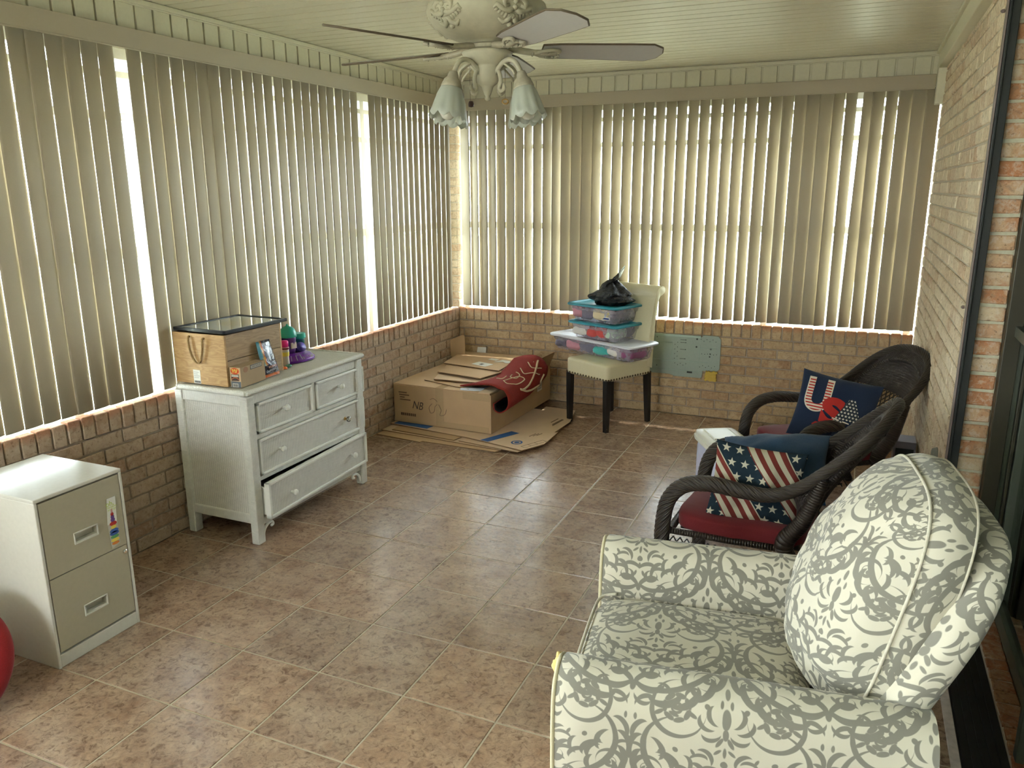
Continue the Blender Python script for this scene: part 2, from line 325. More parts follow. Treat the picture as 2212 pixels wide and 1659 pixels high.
# ------------------------------------------------------------------ mesh helpers
class MB:
    def __init__(s): s.v = []; s.f = []; s.uv = []; s.mi = []
    def face(s, idx, uv=None, mi=0): s.f.append(tuple(idx)); s.uv.append(uv); s.mi.append(mi)
    def box(s, c, d, rot=None, mi=0, jit=0.0):
        b = len(s.v); Rm = rot if isinstance(rot, Matrix) else (Matrix.Rotation(rot, 3, 'Z') if rot else None)
        for z in (-1, 1):
            for y in (-1, 1):
                for x in (-1, 1):
                    p = Vector((x * d[0] / 2, y * d[1] / 2, z * d[2] / 2))
                    if jit: p += Vector((random.uniform(-jit, jit), random.uniform(-jit, jit), random.uniform(-jit, jit)))
                    if Rm: p = Rm @ p
                    s.v.append(p + Vector(c))
        X, Y, Z = d
        for q, (a, e) in (((0, 2, 3, 1), (X, Y)), ((4, 5, 7, 6), (X, Y)), ((0, 1, 5, 4), (X, Z)), ((2, 6, 7, 3), (X, Z)), ((0, 4, 6, 2), (Y, Z)), ((1, 3, 7, 5), (Y, Z))):
            P = [Vector(s.v[b + i]) for i in q]; e1 = (P[1] - P[0]).length; e2 = (P[2] - P[1]).length
            # u along horizontal edge, v along vertical edge
            vert01 = abs((P[1] - P[0]).normalized().z) > .7 if e1 > 1e-9 else False
            uv = [(0, 0), (0, e1), (e2, e1), (e2, 0)] if vert01 else [(0, 0), (e1, 0), (e1, e2), (0, e2)]
            s.face([b + i for i in q], uv, mi)
        return s
    def b2(s, x0, x1, y0, y1, z0, z1, mi=0, jit=0): return s.box(((x0 + x1) / 2, (y0 + y1) / 2, (z0 + z1) / 2), (x1 - x0, y1 - y0, z1 - z0), None, mi, jit)
    def grid(s, P, ci=False, cj=False, mi=0, uv=None, flip=False):
        n, m = len(P), len(P[0]); b = len(s.v)
        for r in P:
            for p in r: s.v.append(Vector(p))
        if uv is None:
            jm = m // 2; im = n // 2; U = [0]; V = [0]
            for i in range(1, n + 1): U.append(U[-1] + (Vector(P[i % n][jm]) - Vector(P[i - 1][jm])).length)
            for j in range(1, m + 1): V.append(V[-1] + (Vector(P[im][j % m]) - Vector(P[im][j - 1])).length)
            uv = lambda i, j: (U[i], V[j])
        for i in range(n if ci else n - 1):
            for j in range(m if cj else m - 1):
                i2, j2 = (i + 1) % n, (j + 1) % m
                q = [b + i * m + j, b + i2 * m + j, b + i2 * m + j2, b + i * m + j2]; t = [uv(i, j), uv(i + 1, j), uv(i + 1, j + 1), uv(i, j + 1)]
                if flip: q.reverse(); t.reverse()
                s.face(q, t, mi)
        return s
    def tube(s, path, r, n=8, closed=False, cap=True, mi=0, sx=1, up=None):
        P = [Vector(p) for p in path]; N_ = len(P); rr = r if hasattr(r, '__len__') else [r] * N_
        ref = None; rows = []
        for i in range(N_):
            a = P[(i - 1) % N_] if (i > 0 or closed) else P[i]; c = P[(i + 1) % N_] if (i < N_ - 1 or closed) else P[i]
            t = (c - a).normalized()
            if up is not None: ref = Vector(up)
            if ref is None: ref = Vector((0, 0, 1)) if abs(t.z) < .9 else Vector((1, 0, 0))
            x = (ref - t * ref.dot(t)).normalized(); y = t.cross(x); ref = x
            rows.append([P[i] + (x * cos(2 * pi * k / n) + y * sin(2 * pi * k / n) * sx) * rr[i] for k in range(n)])
        s.grid(rows, ci=closed, cj=True, mi=mi, uv=None)
        # uv: v along the path is U here; swap so y is along
        if cap and not closed:
            b = len(s.v) - N_ * n
            s.face([b + k for k in range(n)][::-1], None, mi); s.face([b + (N_ - 1) * n + k for k in range(n)], None, mi)
        return s
    def lathe(s, prof, n=32, c=(0, 0, 0), mi=0, rfun=None, closed_ends=True):
        rows = []
        for (r, z) in prof:
            rows.append([Vector((c[0] + (r * (rfun(2 * pi * k / n, z) if rfun else 1)) * cos(2 * pi * k / n), c[1] + (r * (rfun(2 * pi * k / n, z) if rfun else 1)) * sin(2 * pi * k / n), c[2] + z)) for k in range(n)])
        s.grid(rows, cj=True, mi=mi, flip=True)
        if closed_ends:
            b = len(s.v) - len(prof) * n
            if prof[0][0] > 1e-5: s.face([b + k for k in range(n)], None, mi)
            if prof[-1][0] > 1e-5: s.face([b + (len(prof) - 1) * n + k for k in range(n)][::-1], None, mi)
        return s
    def prism(s, pts, z0, z1, mi=0, axis='Z'):
        b = len(s.v); n = len(pts)
        mp = {'Z': lambda p, z: (p[0], p[1], z), 'Y': lambda p, z: (p[0], z, p[1]), 'X': lambda p, z: (z, p[0], p[1])}[axis]
        for z in (z0, z1):
            for p in pts: s.v.append(Vector(mp(p, z)))
        uvp = [(p[0], p[1]) for p in pts]
        s.face([b + i for i in range(n)][::-1], uvp[::-1], mi); s.face([b + n + i for i in range(n)], uvp, mi)
        for i in range(n):
            j = (i + 1) % n; e = (Vector(pts[j]) - Vector(pts[i])).length; h = abs(z1 - z0)
            s.face([b + i, b + j, b + n + j, b + n + i], [(0, 0), (e, 0), (e, h), (0, h)], mi)
        return s
    def xf(s, Mx, start=0):
        for i in range(start, len(s.v)): s.v[i] = Mx @ Vector(s.v[i])
        return s
    def build(s, name, mats, parent=None, smooth=False, bevel=0, bseg=2, merge=0, sub=0, auto=None):
        me = bpy.data.meshes.new(name); me.from_pydata([tuple(p) for p in s.v], [], s.f)
        ul = me.uv_layers.new(name='UVMap'); k = 0
        for fi, poly in enumerate(me.polygons):
            uv = s.uv[fi]
            for j in range(poly.loop_total):
                if uv: ul.data[poly.loop_start + j].uv = uv[j]
            poly.material_index = s.mi[fi]; poly.use_smooth = smooth
        if not isinstance(mats, (list, tuple)): mats = [mats]
        for m in mats: me.materials.append(m)
        bm = bmesh.new(); bm.from_mesh(me)
        if merge: bmesh.ops.remove_doubles(bm, verts=bm.verts, dist=merge)
        bmesh.ops.recalc_face_normals(bm, faces=bm.faces); bm.to_mesh(me); bm.free()
        o = bpy.data.objects.new(name, me); COL.objects.link(o)
        if parent: o.parent = parent
        if bevel:
            md = o.modifiers.new('b', 'BEVEL'); md.width = bevel; md.segments = bseg; md.limit_method = 'ANGLE'; md.angle_limit = radians(40)
        if sub:
            md = o.modifiers.new('s', 'SUBSURF'); md.levels = sub; md.render_levels = sub
        if auto is not None:
            for p in me.polygons: p.use_smooth = True
            md = o.modifiers.new('e', 'EDGE_SPLIT'); md.split_angle = radians(auto)
        return o
def thing(name, label, cat, loc=(0, 0, 0), rz=0, group=None):
    o = bpy.data.objects.new(name, None); COL.objects.link(o); o.location = loc; o.rotation_euler = (0, 0, rz); o.empty_display_size = .1
    return tag(o, label, cat, group)
def tag(o, label, cat, group=None, kind=None):
    o['label'] = label; o['category'] = cat
    if group: o['group'] = group
    if kind: o['kind'] = kind
    return o
def struct(o): o['kind'] = 'structure'; return o
def catmull(pts, per=8, closed=False):
    P = [Vector(p) for p in pts]; n = len(P); out = []
    for i in range(n if closed else n - 1):
        g = lambda k: P[k % n] if closed else P[max(0, min(n - 1, k))]
        a, b, c, d = g(i - 1), g(i), g(i + 1), g(i + 2)
        for k in range(per):
            t = k / per; out.append(.5 * ((2 * b) + (c - a) * t + (2 * a - 5 * b + 4 * c - d) * t * t + (3 * b - a - 3 * c + d) * t ** 3))
    if not closed: out.append(P[-1])
    return out
def frames(P, closed=False):
    out = []; ref = None; n = len(P)
    for i in range(n):
        a = P[(i - 1) % n] if (i > 0 or closed) else P[i]; c = P[(i + 1) % n] if (i < n - 1 or closed) else P[i]
        t = (c - a).normalized()
        if ref is None: ref = Vector((0, 0, 1)) if abs(t.z) < .9 else Vector((1, 0, 0))
        x = (ref - t * ref.dot(t)).normalized(); y = t.cross(x); ref = x; out.append((x, y))
    return out
def rope(mb, path, R, strands=3, rs=.5, pitch=.06, n=6, core=True, mi=0, step=.008, closed=False):
    """strands twisted round a path"""
    P = [Vector(p) for p in path]; L = [0]
    for i in range(1, len(P)): L.append(L[-1] + (P[i] - P[i - 1]).length)
    m = max(4, int(L[-1] / step)); Q = []; Rr = []
    j = 0
    for k in range(m + 1):
        d = L[-1] * k / m
        while j < len(L) - 2 and L[j + 1] < d: j += 1
        t = (d - L[j]) / max(1e-9, L[j + 1] - L[j]); Q.append(P[j].lerp(P[j + 1], t))
        Rr.append((R[j] * (1 - t) + R[j + 1] * t) if hasattr(R, '__len__') else R)
    F = frames(Q)
    for s_ in range(strands):
        path2 = []
        for k, q in enumerate(Q):
            a = 2 * pi * (s_ / strands + L[-1] * k / m / pitch); x, y = F[k]
            path2.append(q + (x * cos(a) + y * sin(a)) * Rr[k] * (1 - rs))
        mb.tube(path2, [r * rs for r in Rr], n, cap=True, mi=mi)
    if core: mb.tube(Q, [r * (1 - rs * .8) for r in Rr], 8, mi=mi)
    return mb
def rbox(size, n=10, p=5.0, puff=(0, 0, 0), cen=(0, 0, 0), mb=None, mi=0, uvo=(0, 0)):
    """rounded box from a cube sphere, uv in metres by cube face"""
    mb = mb or MB(); hx, hy, hz = [s / 2 for s in size]; c = Vector(cen)
    for ax in range(3):
        for sg in (-1, 1):
            rows = []; uvs = []
            for i in range(n + 1):
                r = []; ur = []
                for j in range(n + 1):
                    a = -1 + 2 * i / n; b = -1 + 2 * j / n; q = [0, 0, 0]; q[ax] = sg; q[(ax + 1) % 3] = a; q[(ax + 2) % 3] = b
                    # even angular spread
                    w = (abs(q[0]) ** p + abs(q[1]) ** p + abs(q[2]) ** p) ** (1 / p); u = [x / w for x in q]
                    X = Vector((u[0] * hx * (1 + puff[0] * (1 - u[1] ** 2) * (1 - u[2] ** 2)), u[1] * hy * (1 + puff[1] * (1 - u[0] ** 2) * (1 - u[2] ** 2)), u[2] * hz * (1 + puff[2] * (1 - u[0] ** 2) * (1 - u[1] ** 2))))
                    r.append(X + c)
                    h = (hx, hy, hz)
                    if ax == 2: t = (q[0] * hx, q[1] * hy)
                    elif ax == 0: t = (q[1] * hy, q[2] * hz)
                    else: t = (q[0] * hx, q[2] * hz)
                    ur.append((t[0] + uvo[0], t[1] + uvo[1]))
                rows.append(r); uvs.append(ur)
            mb.grid(rows, uv=lambda i, j, U=uvs: U[i][j], flip=(sg < 0), mi=mi)
    return mb
def pillow(w, h, t, n=22, pinch=.07, mb=None, wrinkle=.0, seed=0):
    """throw pillow in the xz plane, thickness along y, front is -y"""
    mb = mb or MB()
    def pos(a, b, sg):
        ea = 1 - pinch * (1 - b * b) ** 1.0 * .9; eb = 1 - pinch * (1 - a * a) * .9
        x = a * w / 2 * (1 - pinch * (1 - abs(b) ** 2)); z = b * h / 2 * (1 - pinch * (1 - abs(a) ** 2))
        th = t / 2 * ((1 - a * a) ** .55) * ((1 - b * b) ** .55)
        if wrinkle: th *= 1 + wrinkle * noise.noise(Vector((a * 2.3 + seed, b * 2.3, sg * 1.7)))
        return Vector((x, sg * th, z))
    for sg in (-1, 1):
        rows = []
        for i in range(n + 1):
            a = sin(pi / 2 * (-1 + 2 * i / n)); rows.append([pos(a, sin(pi / 2 * (-1 + 2 * j / n)), sg) for j in range(n + 1)])
        uvs = lambda i, j: (sin(pi / 2 * (-1 + 2 * i / n)) * w / 2, sin(pi / 2 * (-1 + 2 * j / n)) * h / 2)
        mb.grid(rows, uv=uvs, flip=sg > 0)
    return mb, pos
def text(name, body, size, mat, parent, Mx, ext=.0006, off=0.0, warp=None, align='CENTER', shear=0, sx=1):
    cu = bpy.data.curves.new(name, 'FONT'); cu.body = body; cu.size = size; cu.extrude = ext; cu.offset = off; cu.align_x = align; cu.align_y = 'CENTER'; cu.shear = shear
    tmp = bpy.data.objects.new('tmp', cu); COL.objects.link(tmp)
    dg = bpy.context.evaluated_depsgraph_get(); dg.update(); me = bpy.data.meshes.new_from_object(tmp.evaluated_get(dg)); me.name = name
    COL.objects.unlink(tmp); bpy.data.objects.remove(tmp)
    if sx != 1: me.transform(Matrix.Diagonal((sx, 1, 1, 1)))
    if warp:
        bm = bmesh.new(); bm.from_mesh(me); bmesh.ops.triangulate(bm, faces=bm.faces)
        for _ in range(3):
            es = [e for e in bm.edges if e.calc_length() > .012]
            if not es: break
            bmesh.ops.subdivide_edges(bm, edges=es, cuts=1); bmesh.ops.triangulate(bm, faces=bm.faces)
        for v in bm.verts: v.co = warp(v.co)
        bmesh.ops.recalc_face_normals(bm, faces=bm.faces); bm.to_mesh(me); bm.free()
    me.transform(Mx); me.materials.clear(); me.materials.append(mat)
    o = bpy.data.objects.new(name, me); COL.objects.link(o)
    if parent: o.parent = parent
    return o
T = Matrix.Translation
def RX(a): return Matrix.Rotation(radians(a), 4, 'X')
def RY(a): return Matrix.Rotation(radians(a), 4, 'Y')
def RZ(a): return Matrix.Rotation(radians(a), 4, 'Z')

# ------------------------------------------------------------------ materials
BRK = brick_mat('brick_pale', tint=(.86, .78, .74)); BRK_T = brick_mat('brick_rowlock', top=True, tint=(.86, .78, .74))
BRK_B = brick_mat('brick_tan', tint=(.90, .78, .60)); BRK_BT = brick_mat('brick_tan_rowlock', top=True, tint=(.90, .78, .60))
BRK_R = brick_mat('brick_buff', tint=(1.34, 1.34, 1.26)); BRK_RED = brick_mat('brick_red_and_cream', redder=True)
MORT = mortar_mat('mortar_brown', (.40, .325, .25)); MORT2 = mortar_mat('mortar_buff', (.56, .49, .37)); MORT3 = mortar_mat('mortar_grey', (.52, .50, .36))
TILE = tile_mat(); GROUT = plain('tile_grout', (.47, .40, .29), .9, grain=.15)
SIDING = plain('vinyl_siding', (.62, .58, .42), .45, spec=.4); CEIL = plain('vinyl_ceiling', (.70, .655, .50), .40, spec=.45)
VALM = plain('valance_vinyl', (.40, .34, .24), .55, grain=.04, gscale=300); VANE = vane_mat()
WHITE = plain('white_vinyl', (.80, .80, .78), .4); GLASS = glass_mat('window_glass')

# ------------------------------------------------------------------ room
XR, YB, YF, ZC, SILL = 3.473, 3.885, -4.45, 2.545, .735
def brick_field(mb, u0, u1, z0, z1, place, course=.0668, pitch=.213, mj=.0095, off=0.0, depth=.012, prot=.0):
    n = int(round((z1 - z0) / course)); ch = (z1 - z0) / n
    for k in range(n):
        u = u0 - ((k % 2) * .5 + off) * pitch
        while u < u1:
            a, b = max(u0, u + mj / 2), min(u1, u + pitch - mj / 2)
            if b - a > .02: place(mb, a, b, z0 + k * ch + mj / 2, z0 + (k + 1) * ch - mj / 2)
            u += pitch
def rowlock(mb, u0, u1, z0, z1, place, pitch=.0695, mj=.010):
    n = int((u1 - u0) / pitch); p = (u1 - u0) / n
    for k in range(n): place(mb, u0 + k * p + mj / 2, u0 + (k + 1) * p - mj / 2, z0 + mj * .6, z1 + random.uniform(-.002, .003))
J = .0016
# left wall
mb = MB(); mb.b2(-.038, -.008, YF, YB + .12, 0, SILL - .006, 1); mb.b2(-.12, -.038, YF, YB + .12, 0, SILL - .058, 1)
brick_field(mb, YF, YB, 0, .632, lambda m, a, b, c, d: m.b2(-.03, random.uniform(-.001, .003), a, b, c, d, 0, J))
rowlock(mb, YF, YB, .632, SILL, lambda m, a, b, c, d: (m.b2(-.040, random.uniform(.002, .007), a, b, c, d, 2, J), m.b2(-.118, -.042, a, b, c, d - .052, 2, J)))
wl = struct(mb.build('wall_left', [BRK, MORT, BRK_T], bevel=.003, bseg=1))
mb = MB(); mb.b2(-.008, XR, YB + .008, YB + .038, 0, SILL - .006, 1); mb.b2(-.008, XR, YB + .038, YB + .12, 0, SILL - .058, 1)
brick_field(mb, 0, XR, 0, .632, lambda m, a, b, c, d: m.b2(a, b, YB + random.uniform(-.003, .001), YB + .03, c, d, 0, J), off=.3)
rowlock(mb, .0, XR, .632, SILL, lambda m, a, b, c, d: (m.b2(a, b, YB - random.uniform(.002, .007), YB + .040, c, d, 2, J), m.b2(a, b, YB + .042, YB + .118, c, d - .052, 2, J)))
wb = struct(mb.build('wall_back', [BRK_B, MORT, BRK_BT], bevel=.003, bseg=1))
# right wall with its return at the sliding door
YP = 1.42; XJ = 3.606
mb = MB(); mb.b2(XR + .008, XR + .35, YP + .008, YB + .12, 0, ZC, 1)
brick_field(mb, YP, YB, 0, ZC, lambda m, a, b, c, d: m.b2(XR + random.uniform(-.002, .003), XR + .03, a, b, c, d, 0, J), course=.0668)
n = 38; ch = ZC / n
for k in range(n):
    mb.b2(XR + .002, XJ, YP + random.uniform(-.003, .002), YP + .05, k * ch + .006, (k + 1) * ch - .006, 2, .0025)
struct(mb.build('wall_right', [BRK_R, MORT2, BRK_RED], bevel=.004, bseg=1))
# mortar plane of the return
mb = MB(); mb.b2(XR + .010, XJ, YP + .006, YP + .02, 0, ZC, 0); struct(mb.build('trim_1', MORT3))
# corner pier seen between the two blinds, and mullion piers
mb = MB(); mb.b2(-.116, -.010, YB + .006, YB + .115, SILL, 2.5, 1)
for k in range(27): mb.b2(-.119, -.004, YB - .002, YB + .118, SILL + k * .0668 + .005, SILL + (k + 1) * .0668 - .005, 0, J)
struct(mb.build('trim_2', [brick_mat('brick_pier', tint=(1.1, 1.05, .95)), MORT2], bevel=.003, bseg=1))
# floor tiles
TS = .355; gx0 = .69427
mb = MB(); mb.b2(-.13, XR + .03, YF, YB + .12, -.03, -.0022, 1)
i = -2
while gx0 + i * TS < XR + .03:
    x0 = max(0.0, gx0 + i * TS + .0035); x1 = min(XR + .026, gx0 + (i + 1) * TS - .0035)
    if x1 - x0 > .01:
        for j in range(-13, 12):
            y0 = max(YF, j * TS + .0035); y1 = min(YB, (j + 1) * TS - .0035)
            if y1 - y0 > .01: mb.b2(x0, x1, y0, y1, -.012, random.uniform(-.0004, .0004), 0)
    i += 1
struct(mb.build('floor', [TILE, GROUT], bevel=.0018, bseg=2))
# ceiling panels: triple grooves running across the room
mb = MB(); mb.b2(-.13, XR + .36, YF - .1, YB + .12, ZC + .014, ZC + .04, 0)
y = YF; k = 0
while y < YB:
    g = .016 if k % 3 == 0 else .008
    mb.b2(0, XR + .05, y + g / 2, min(YB, y + .102 - .004), ZC, ZC + .015, 0); y += .102; k += 1
struct(mb.build('ceiling', CEIL, bevel=.002, bseg=2))
# siding band above the blinds
def siding(name, along, u0, u1, z0, z1, phase):
    mb = MB(); u = u0 - phase
    f = (lambda a, b, p, q, c, d: mb.b2(p, q, a, b, c, d)) if along == 'Y' else (lambda a, b, p, q, c, d: mb.b2(a, b, YB - q, YB - p, c, d))
    f(u0, u1, -.12, -.012, z0, z1)
    while u < u1:
        a, b = max(u0, u + .006), min(u1, u + .1035 - .006)
        if b > a: f(a, b, -.014, 0, z0, z1)
        u += .1035
    f(u0, u1, 0, .016, z1 - .026, z1 - .004); f(u0, u1, -.002, .007, z1 - .032, z1)
    return mb.build(name, SIDING, bevel=.0025, bseg=2)
struct(siding('trim_3', 'Y', YF, YB, 2.335, ZC + .0, .042)); struct(siding('trim_4', 'X', 0, XR, 2.335, ZC, .02))
mb = MB(); mb.b2(XR - .045, XR + .02, YP - .2, YB - .0, 2.432, ZC, 0); mb.b2(XR - .062, XR - .04, YP - .2, YB, ZC - .022, ZC, 0); mb.b2(XR - .045, XR + .02, YB - .09, YB - .001, 2.22, 2.44, 0)
struct(mb.build('trim_5', plain('painted_fascia', (.70, .66, .48), .5), bevel=.004))
# window units: white frames, rails and glass
def window(name, along, a0, a1, z0, z1, mull):
    mb = MB(); w = .045
    def bx(a, b, c, d, p=-.105, q=-.07, mi=0):
        if along == 'Y': mb.b2(p, q, a, b, c, d, mi)
        else: mb.b2(a, b, YB - q, YB - p, c, d, mi)
    bx(a0, a1, z0 + .001, z0 + .022); bx(a0, a1, z1 - .05, z1)
    for m_ in [a0 + w / 2] + mull + [a1 - w / 2]: bx(m_ - w / 2, m_ + w / 2, z0 + .021, z1 - .049, -.104, -.071)
    e = [a0 + w / 2] + mull + [a1 - w / 2]
    for p, q in zip(e[:-1], e[1:]):
        bx(p, q, 1.40, 1.45, -.10, -.075); bx(p, q, 2.02, 2.055, -.10, -.075)
        bx(p, q, z1 - .13, z1 - .10, -.10, -.075)
    fr = mb.build(name, WHITE, bevel=.003); struct(fr)
    g = MB(); k = len(g.v)
    if along == 'Y': g.b2(-.090, -.086, a0, a1, z0, z1)
    else: g.b2(a0, a1, YB + .086, YB + .090, z0, z1)
    g.build('pane', GLASS, fr); return fr
window('window_1', 'Y', -.60, YB, SILL - .046, 2.335, [.30, 1.15, 2.0, 2.66])
window('window_2', 'X', .02, XR - .02, SILL - .046, 2.335, [.82, 1.65, 2.48])
window('window_3', 'Y', -4.3, -.62, SILL - .046, 2.335, [-3.4, -2.5, -1.55])
# front end wall behind the viewer, with a wide window opening
mb = MB(); mb.b2(-.1, XR + .3, YF - .1, YF, 0, 1.15, 0); mb.b2(-.1, XR + .3, YF - .1, YF, 2.2, ZC, 0); mb.b2(-.1, .5, YF - .1, YF, 1.15, 2.2, 0); mb.b2(2.0, XR + .3, YF - .1, YF, 1.15, 2.2, 0)
struct(mb.build('wall_front', plain('front_wall_paint', (.62, .56, .42), .7)))
# outside
mb = MB(); mb.b2(-30, -.121, -30, 30, -.35, -.30, 0); mb.b2(-.121, 30, YB + .121, 30, -.35, -.30, 0); mb.b2(-.121, 30, -30, YF - .11, -.35, -.30, 0)
tag(mb.build('lawn', plain('lawn_green', (.44, .46, .34), .9, grain=.3, gscale=8)), 'sunlit green lawn outside beyond the blinds and windows', 'lawn', kind='stuff')

mb = MB(); mb.b2(-.45, -.122, YF - .2, YB + .78, 2.56, 2.60, 0); mb.b2(-.122, XR + .4, YB + .122, YB + .78, 2.56, 2.60, 0); mb.b2(-.47, -.43, YF - .2, YB + .80, 2.50, 2.68, 0); mb.b2(-.43, XR + .4, YB + .76, YB + .80, 2.50, 2.68, 0)
mb.b2(-.45, XR + .4, YF - .2, YB + .78, 2.602, 2.64, 0)
struct(mb.build('trim_10', plain('eave_soffit', (.62, .62, .48), .6)))
# --- sliding door side
DARK = plain('bronze_aluminium', (.045, .040, .024), .4, .3); DARKG = plain('green_grey_aluminium', (.10, .115, .085), .35, .4)
mb = MB(); mb.b2(XR + .001, XR + .040, YP - .030, YP - .004, 0, 2.5, 0); mb.b2(XR + .003, XR + .012, YP - .042, YP - .028, 0, 2.5, 0)
mb.b2(XR - .004, XR + .002, YP - .034, YP + .002, 0, 2.5, 1)
for z in (2.32, 1.257, .35): mb.lathe([(.0, -.004), (.006, -.002), (.007, .006), (.003, .012)], 10, (0, 0, 0), 1).xf(T((XR - .004, YP + .03, z)) @ RY(-90), len(mb.v) - 40)
struct(mb.build('trim_6', [plain('black_post_paint', (.012, .014, .011), .45), plain('weathered_edge', (.20, .15, .13), .6)], bevel=.002))
mb = MB(); Y0 = YF + .02
for (a, b, p, q, mi) in ((XJ + .001, XJ + .055, YP - .05, YP + .012, 0), (XJ + .055, XJ + .075, YP - .03, YP + .012, 1), (XJ + .075, XJ + .088, YP - .045, YP + .012, 0), (XJ + .090, XJ + .14, YP - .06, YP + .012, 1)):
    mb.b2(a, b, p, q, .02, 2.40, mi)
mb.b2(XJ + .001, XJ + .16, Y0, YP, 2.36, 2.44, 0)
mb.b2(XJ + .10, XJ + .15, Y0, YP, .03, .10, 1)
dr = struct(mb.build('door_1', [DARK, DARKG], bevel=.003))
mb = MB(); mb.b2(XJ + .030, XJ + .052, .40, YP - .05, 1.165, 1.205, 0); mb.b2(XJ + .030, XJ + .052, .38, .42, .05, 2.38, 0); mb.build('screen_rail', DARKG, dr, bevel=.002)
mb = MB(); mb.b2(XJ + .118, XJ + .124, Y0, YP - .05, .09, 2.37); mb.build('pane', glass_mat('door_glass', (.55, .62, .56), 1.6), dr)
mb = MB(); mb.b2(XJ + .14, XJ + .16, Y0, YP, 0, .03, 0); mb.b2(3.9, 5.6, Y0, Y0 + .02, 0, ZC, 0); mb.b2(5.6, 5.65, Y0, 3, 0, ZC, 0); mb.b2(XJ + .16, 5.6, 2.98, 3, 0, ZC, 0); mb.b2(XJ + .16, 5.65, Y0, 3, -.03, 0, 1); mb.b2(XJ + .16, 5.65, Y0, 3, ZC, ZC + .02, 0); mb.b2(XJ + .16, XJ + .3, YP + .02, 3, 0, ZC, 0); mb.b2(XJ, XJ + .2, Y0 - .02, YP + .1, 2.44, ZC, 0)
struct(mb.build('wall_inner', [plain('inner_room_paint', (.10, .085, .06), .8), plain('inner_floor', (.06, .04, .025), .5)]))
mb = MB(); mb.b2(XR - .002, XR + .028, Y0, YP - .04, -.03, .004, 0); struct(mb.build('trim_7', plain('worn_white_edging', (.62, .55, .52), .6, grain=.3, gscale=45), bevel=.003))
mb = MB(); mb.b2(XR + .029, XR + .165, Y0, YP - .045, -.03, -.002, 0)
for k in range(5): mb.b2(XR + .035 + k * .026, XR + .041 + k * .026, Y0, YP - .045, -.004, .003, 0)
struct(mb.build('trim_8', plain('black_track', (.008, .009, .007), .5)))
mb = MB(); y = Y0
while y < YP - .06:
    mb.b2(XR + .168, XJ + .105, y, y + .062, -.03, random.uniform(.018, .022), 0, .002); y += .071
mb.b2(XR + .166, XJ + .104, Y0, YP - .05, -.03, .012, 1)
mb.b2(XR - .1, 5.7, YF - .05, 3.0, -.08, -.031, 1)
struct(mb.build('trim_9', [brick_mat('brick_threshold', redder=True, tint=(.50, .42, .36)), MORT], bevel=.003, bseg=1))

# ------------------------------------------------------------------ blinds
def vane_mesh():
    mb = MB(); rows = []; n = 8; h = .0445
    for i in range(n + 1):
        a = -1 + 2 * i / n; rows.append([(.006 * (1 - a * a) - .003, a * h, z) for z in (0, .5, 1.0, 1.566)])
    mb.grid(rows); return mb
def blind(name, label, loc, rz, val_len, vanes):
    b = thing(name, label, 'blinds', loc, rz)
    mb = MB(); L0, L1 = val_len
    mb.b2(.046, .052, L0, L1, 1.578, 1.667, 0); mb.b2(.051, .055, L0, L1, 1.578, 1.585, 0)
    mb.build('valance', VALM, b, bevel=.002)
    mb = MB(); mb.b2(.004, .034, L0 + .01, L1 - .01, 1.604, 1.640, 0); mb.build('headrail', WHITE, b, bevel=.002)
    first = None
    for (y, ang, tw) in vanes:
        if first is None:
            o = vane_mesh().build('vane', VANE, b, smooth=True); first = o
            md = o.modifiers.new('t', 'SOLIDIFY'); md.thickness = .0009
        else: o = first.copy(); COL.objects.link(o); o.parent = b
        o.location = (.014, y, .026); o.rotation_euler = (radians(tw), 0, radians(ang))
    return b
rnd = random.Random(3)
def solve_in(m, w):   # leaf turned so its far edge goes outward, seen obliquely
    return math.degrees(math.acos(min(.999, w / sqrt(1 + m * m))) - math.atan(m))
vl = []
for y in [.597 - .0815 * k for k in range(18)][::-1] + [.744 + .0815 * k - .0005 * k for k in range(22)] + [2.652 + .0815 * k for k in range(14)]:
    m = (y + 2.04) / 3.06
    lo, hi = (.892, .908) if y < .6 else (.87, .90) if y < 1.35 else (.80, .875) if y < 2.1 else (.82, .90) if y < 2.9 else (.70, .77) if y < 3.45 else (.80, .86)
    vl.append((y + rnd.uniform(-.003, .003), solve_in(m, rnd.uniform(lo, hi)), rnd.uniform(-.12, .12)))
blind('vertical_blind', 'long beige vertical blind along the left wall, hanging behind the white wicker dresser', (0, 0, SILL), 0, (YF + .3, YB - .05), vl)
vb = []; x = .085
while x < 3.44:
    m = (3.065 - x) / 5.92; w = rnd.uniform(.77, .86)
    if x < .62: a = -rnd.uniform(10, 22)
    elif .95 < x < 1.15 or 2.55 < x < 2.8 or x > 3.25: a = rnd.uniform(4, 26)
    else: a = math.degrees(math.atan(m) + math.acos(w / sqrt(1 + m * m)))
    tw = rnd.uniform(-.1, .1)
    if 2.98 < x < 3.1: tw = -1.1
    vb.append((-x, a, tw)); x += .0795
b2 = blind('vertical_blind', 'beige vertical blind across the back wall above the green metal plate', (0, YB, SILL), 0, (.05, XR - .05), [])
b2.rotation_euler = (0, 0, radians(-90))
first = None
for (yy, a, tw) in vb:
    if first is None:
        o = vane_mesh().build('vane', VANE, b2, smooth=True); first = o; md = o.modifiers.new('t', 'SOLIDIFY'); md.thickness = .0009
    else: o = first.copy(); COL.objects.link(o); o.parent = b2
    o.location = (.014, -yy, .026); o.rotation_euler = (radians(tw), 0, radians(a))

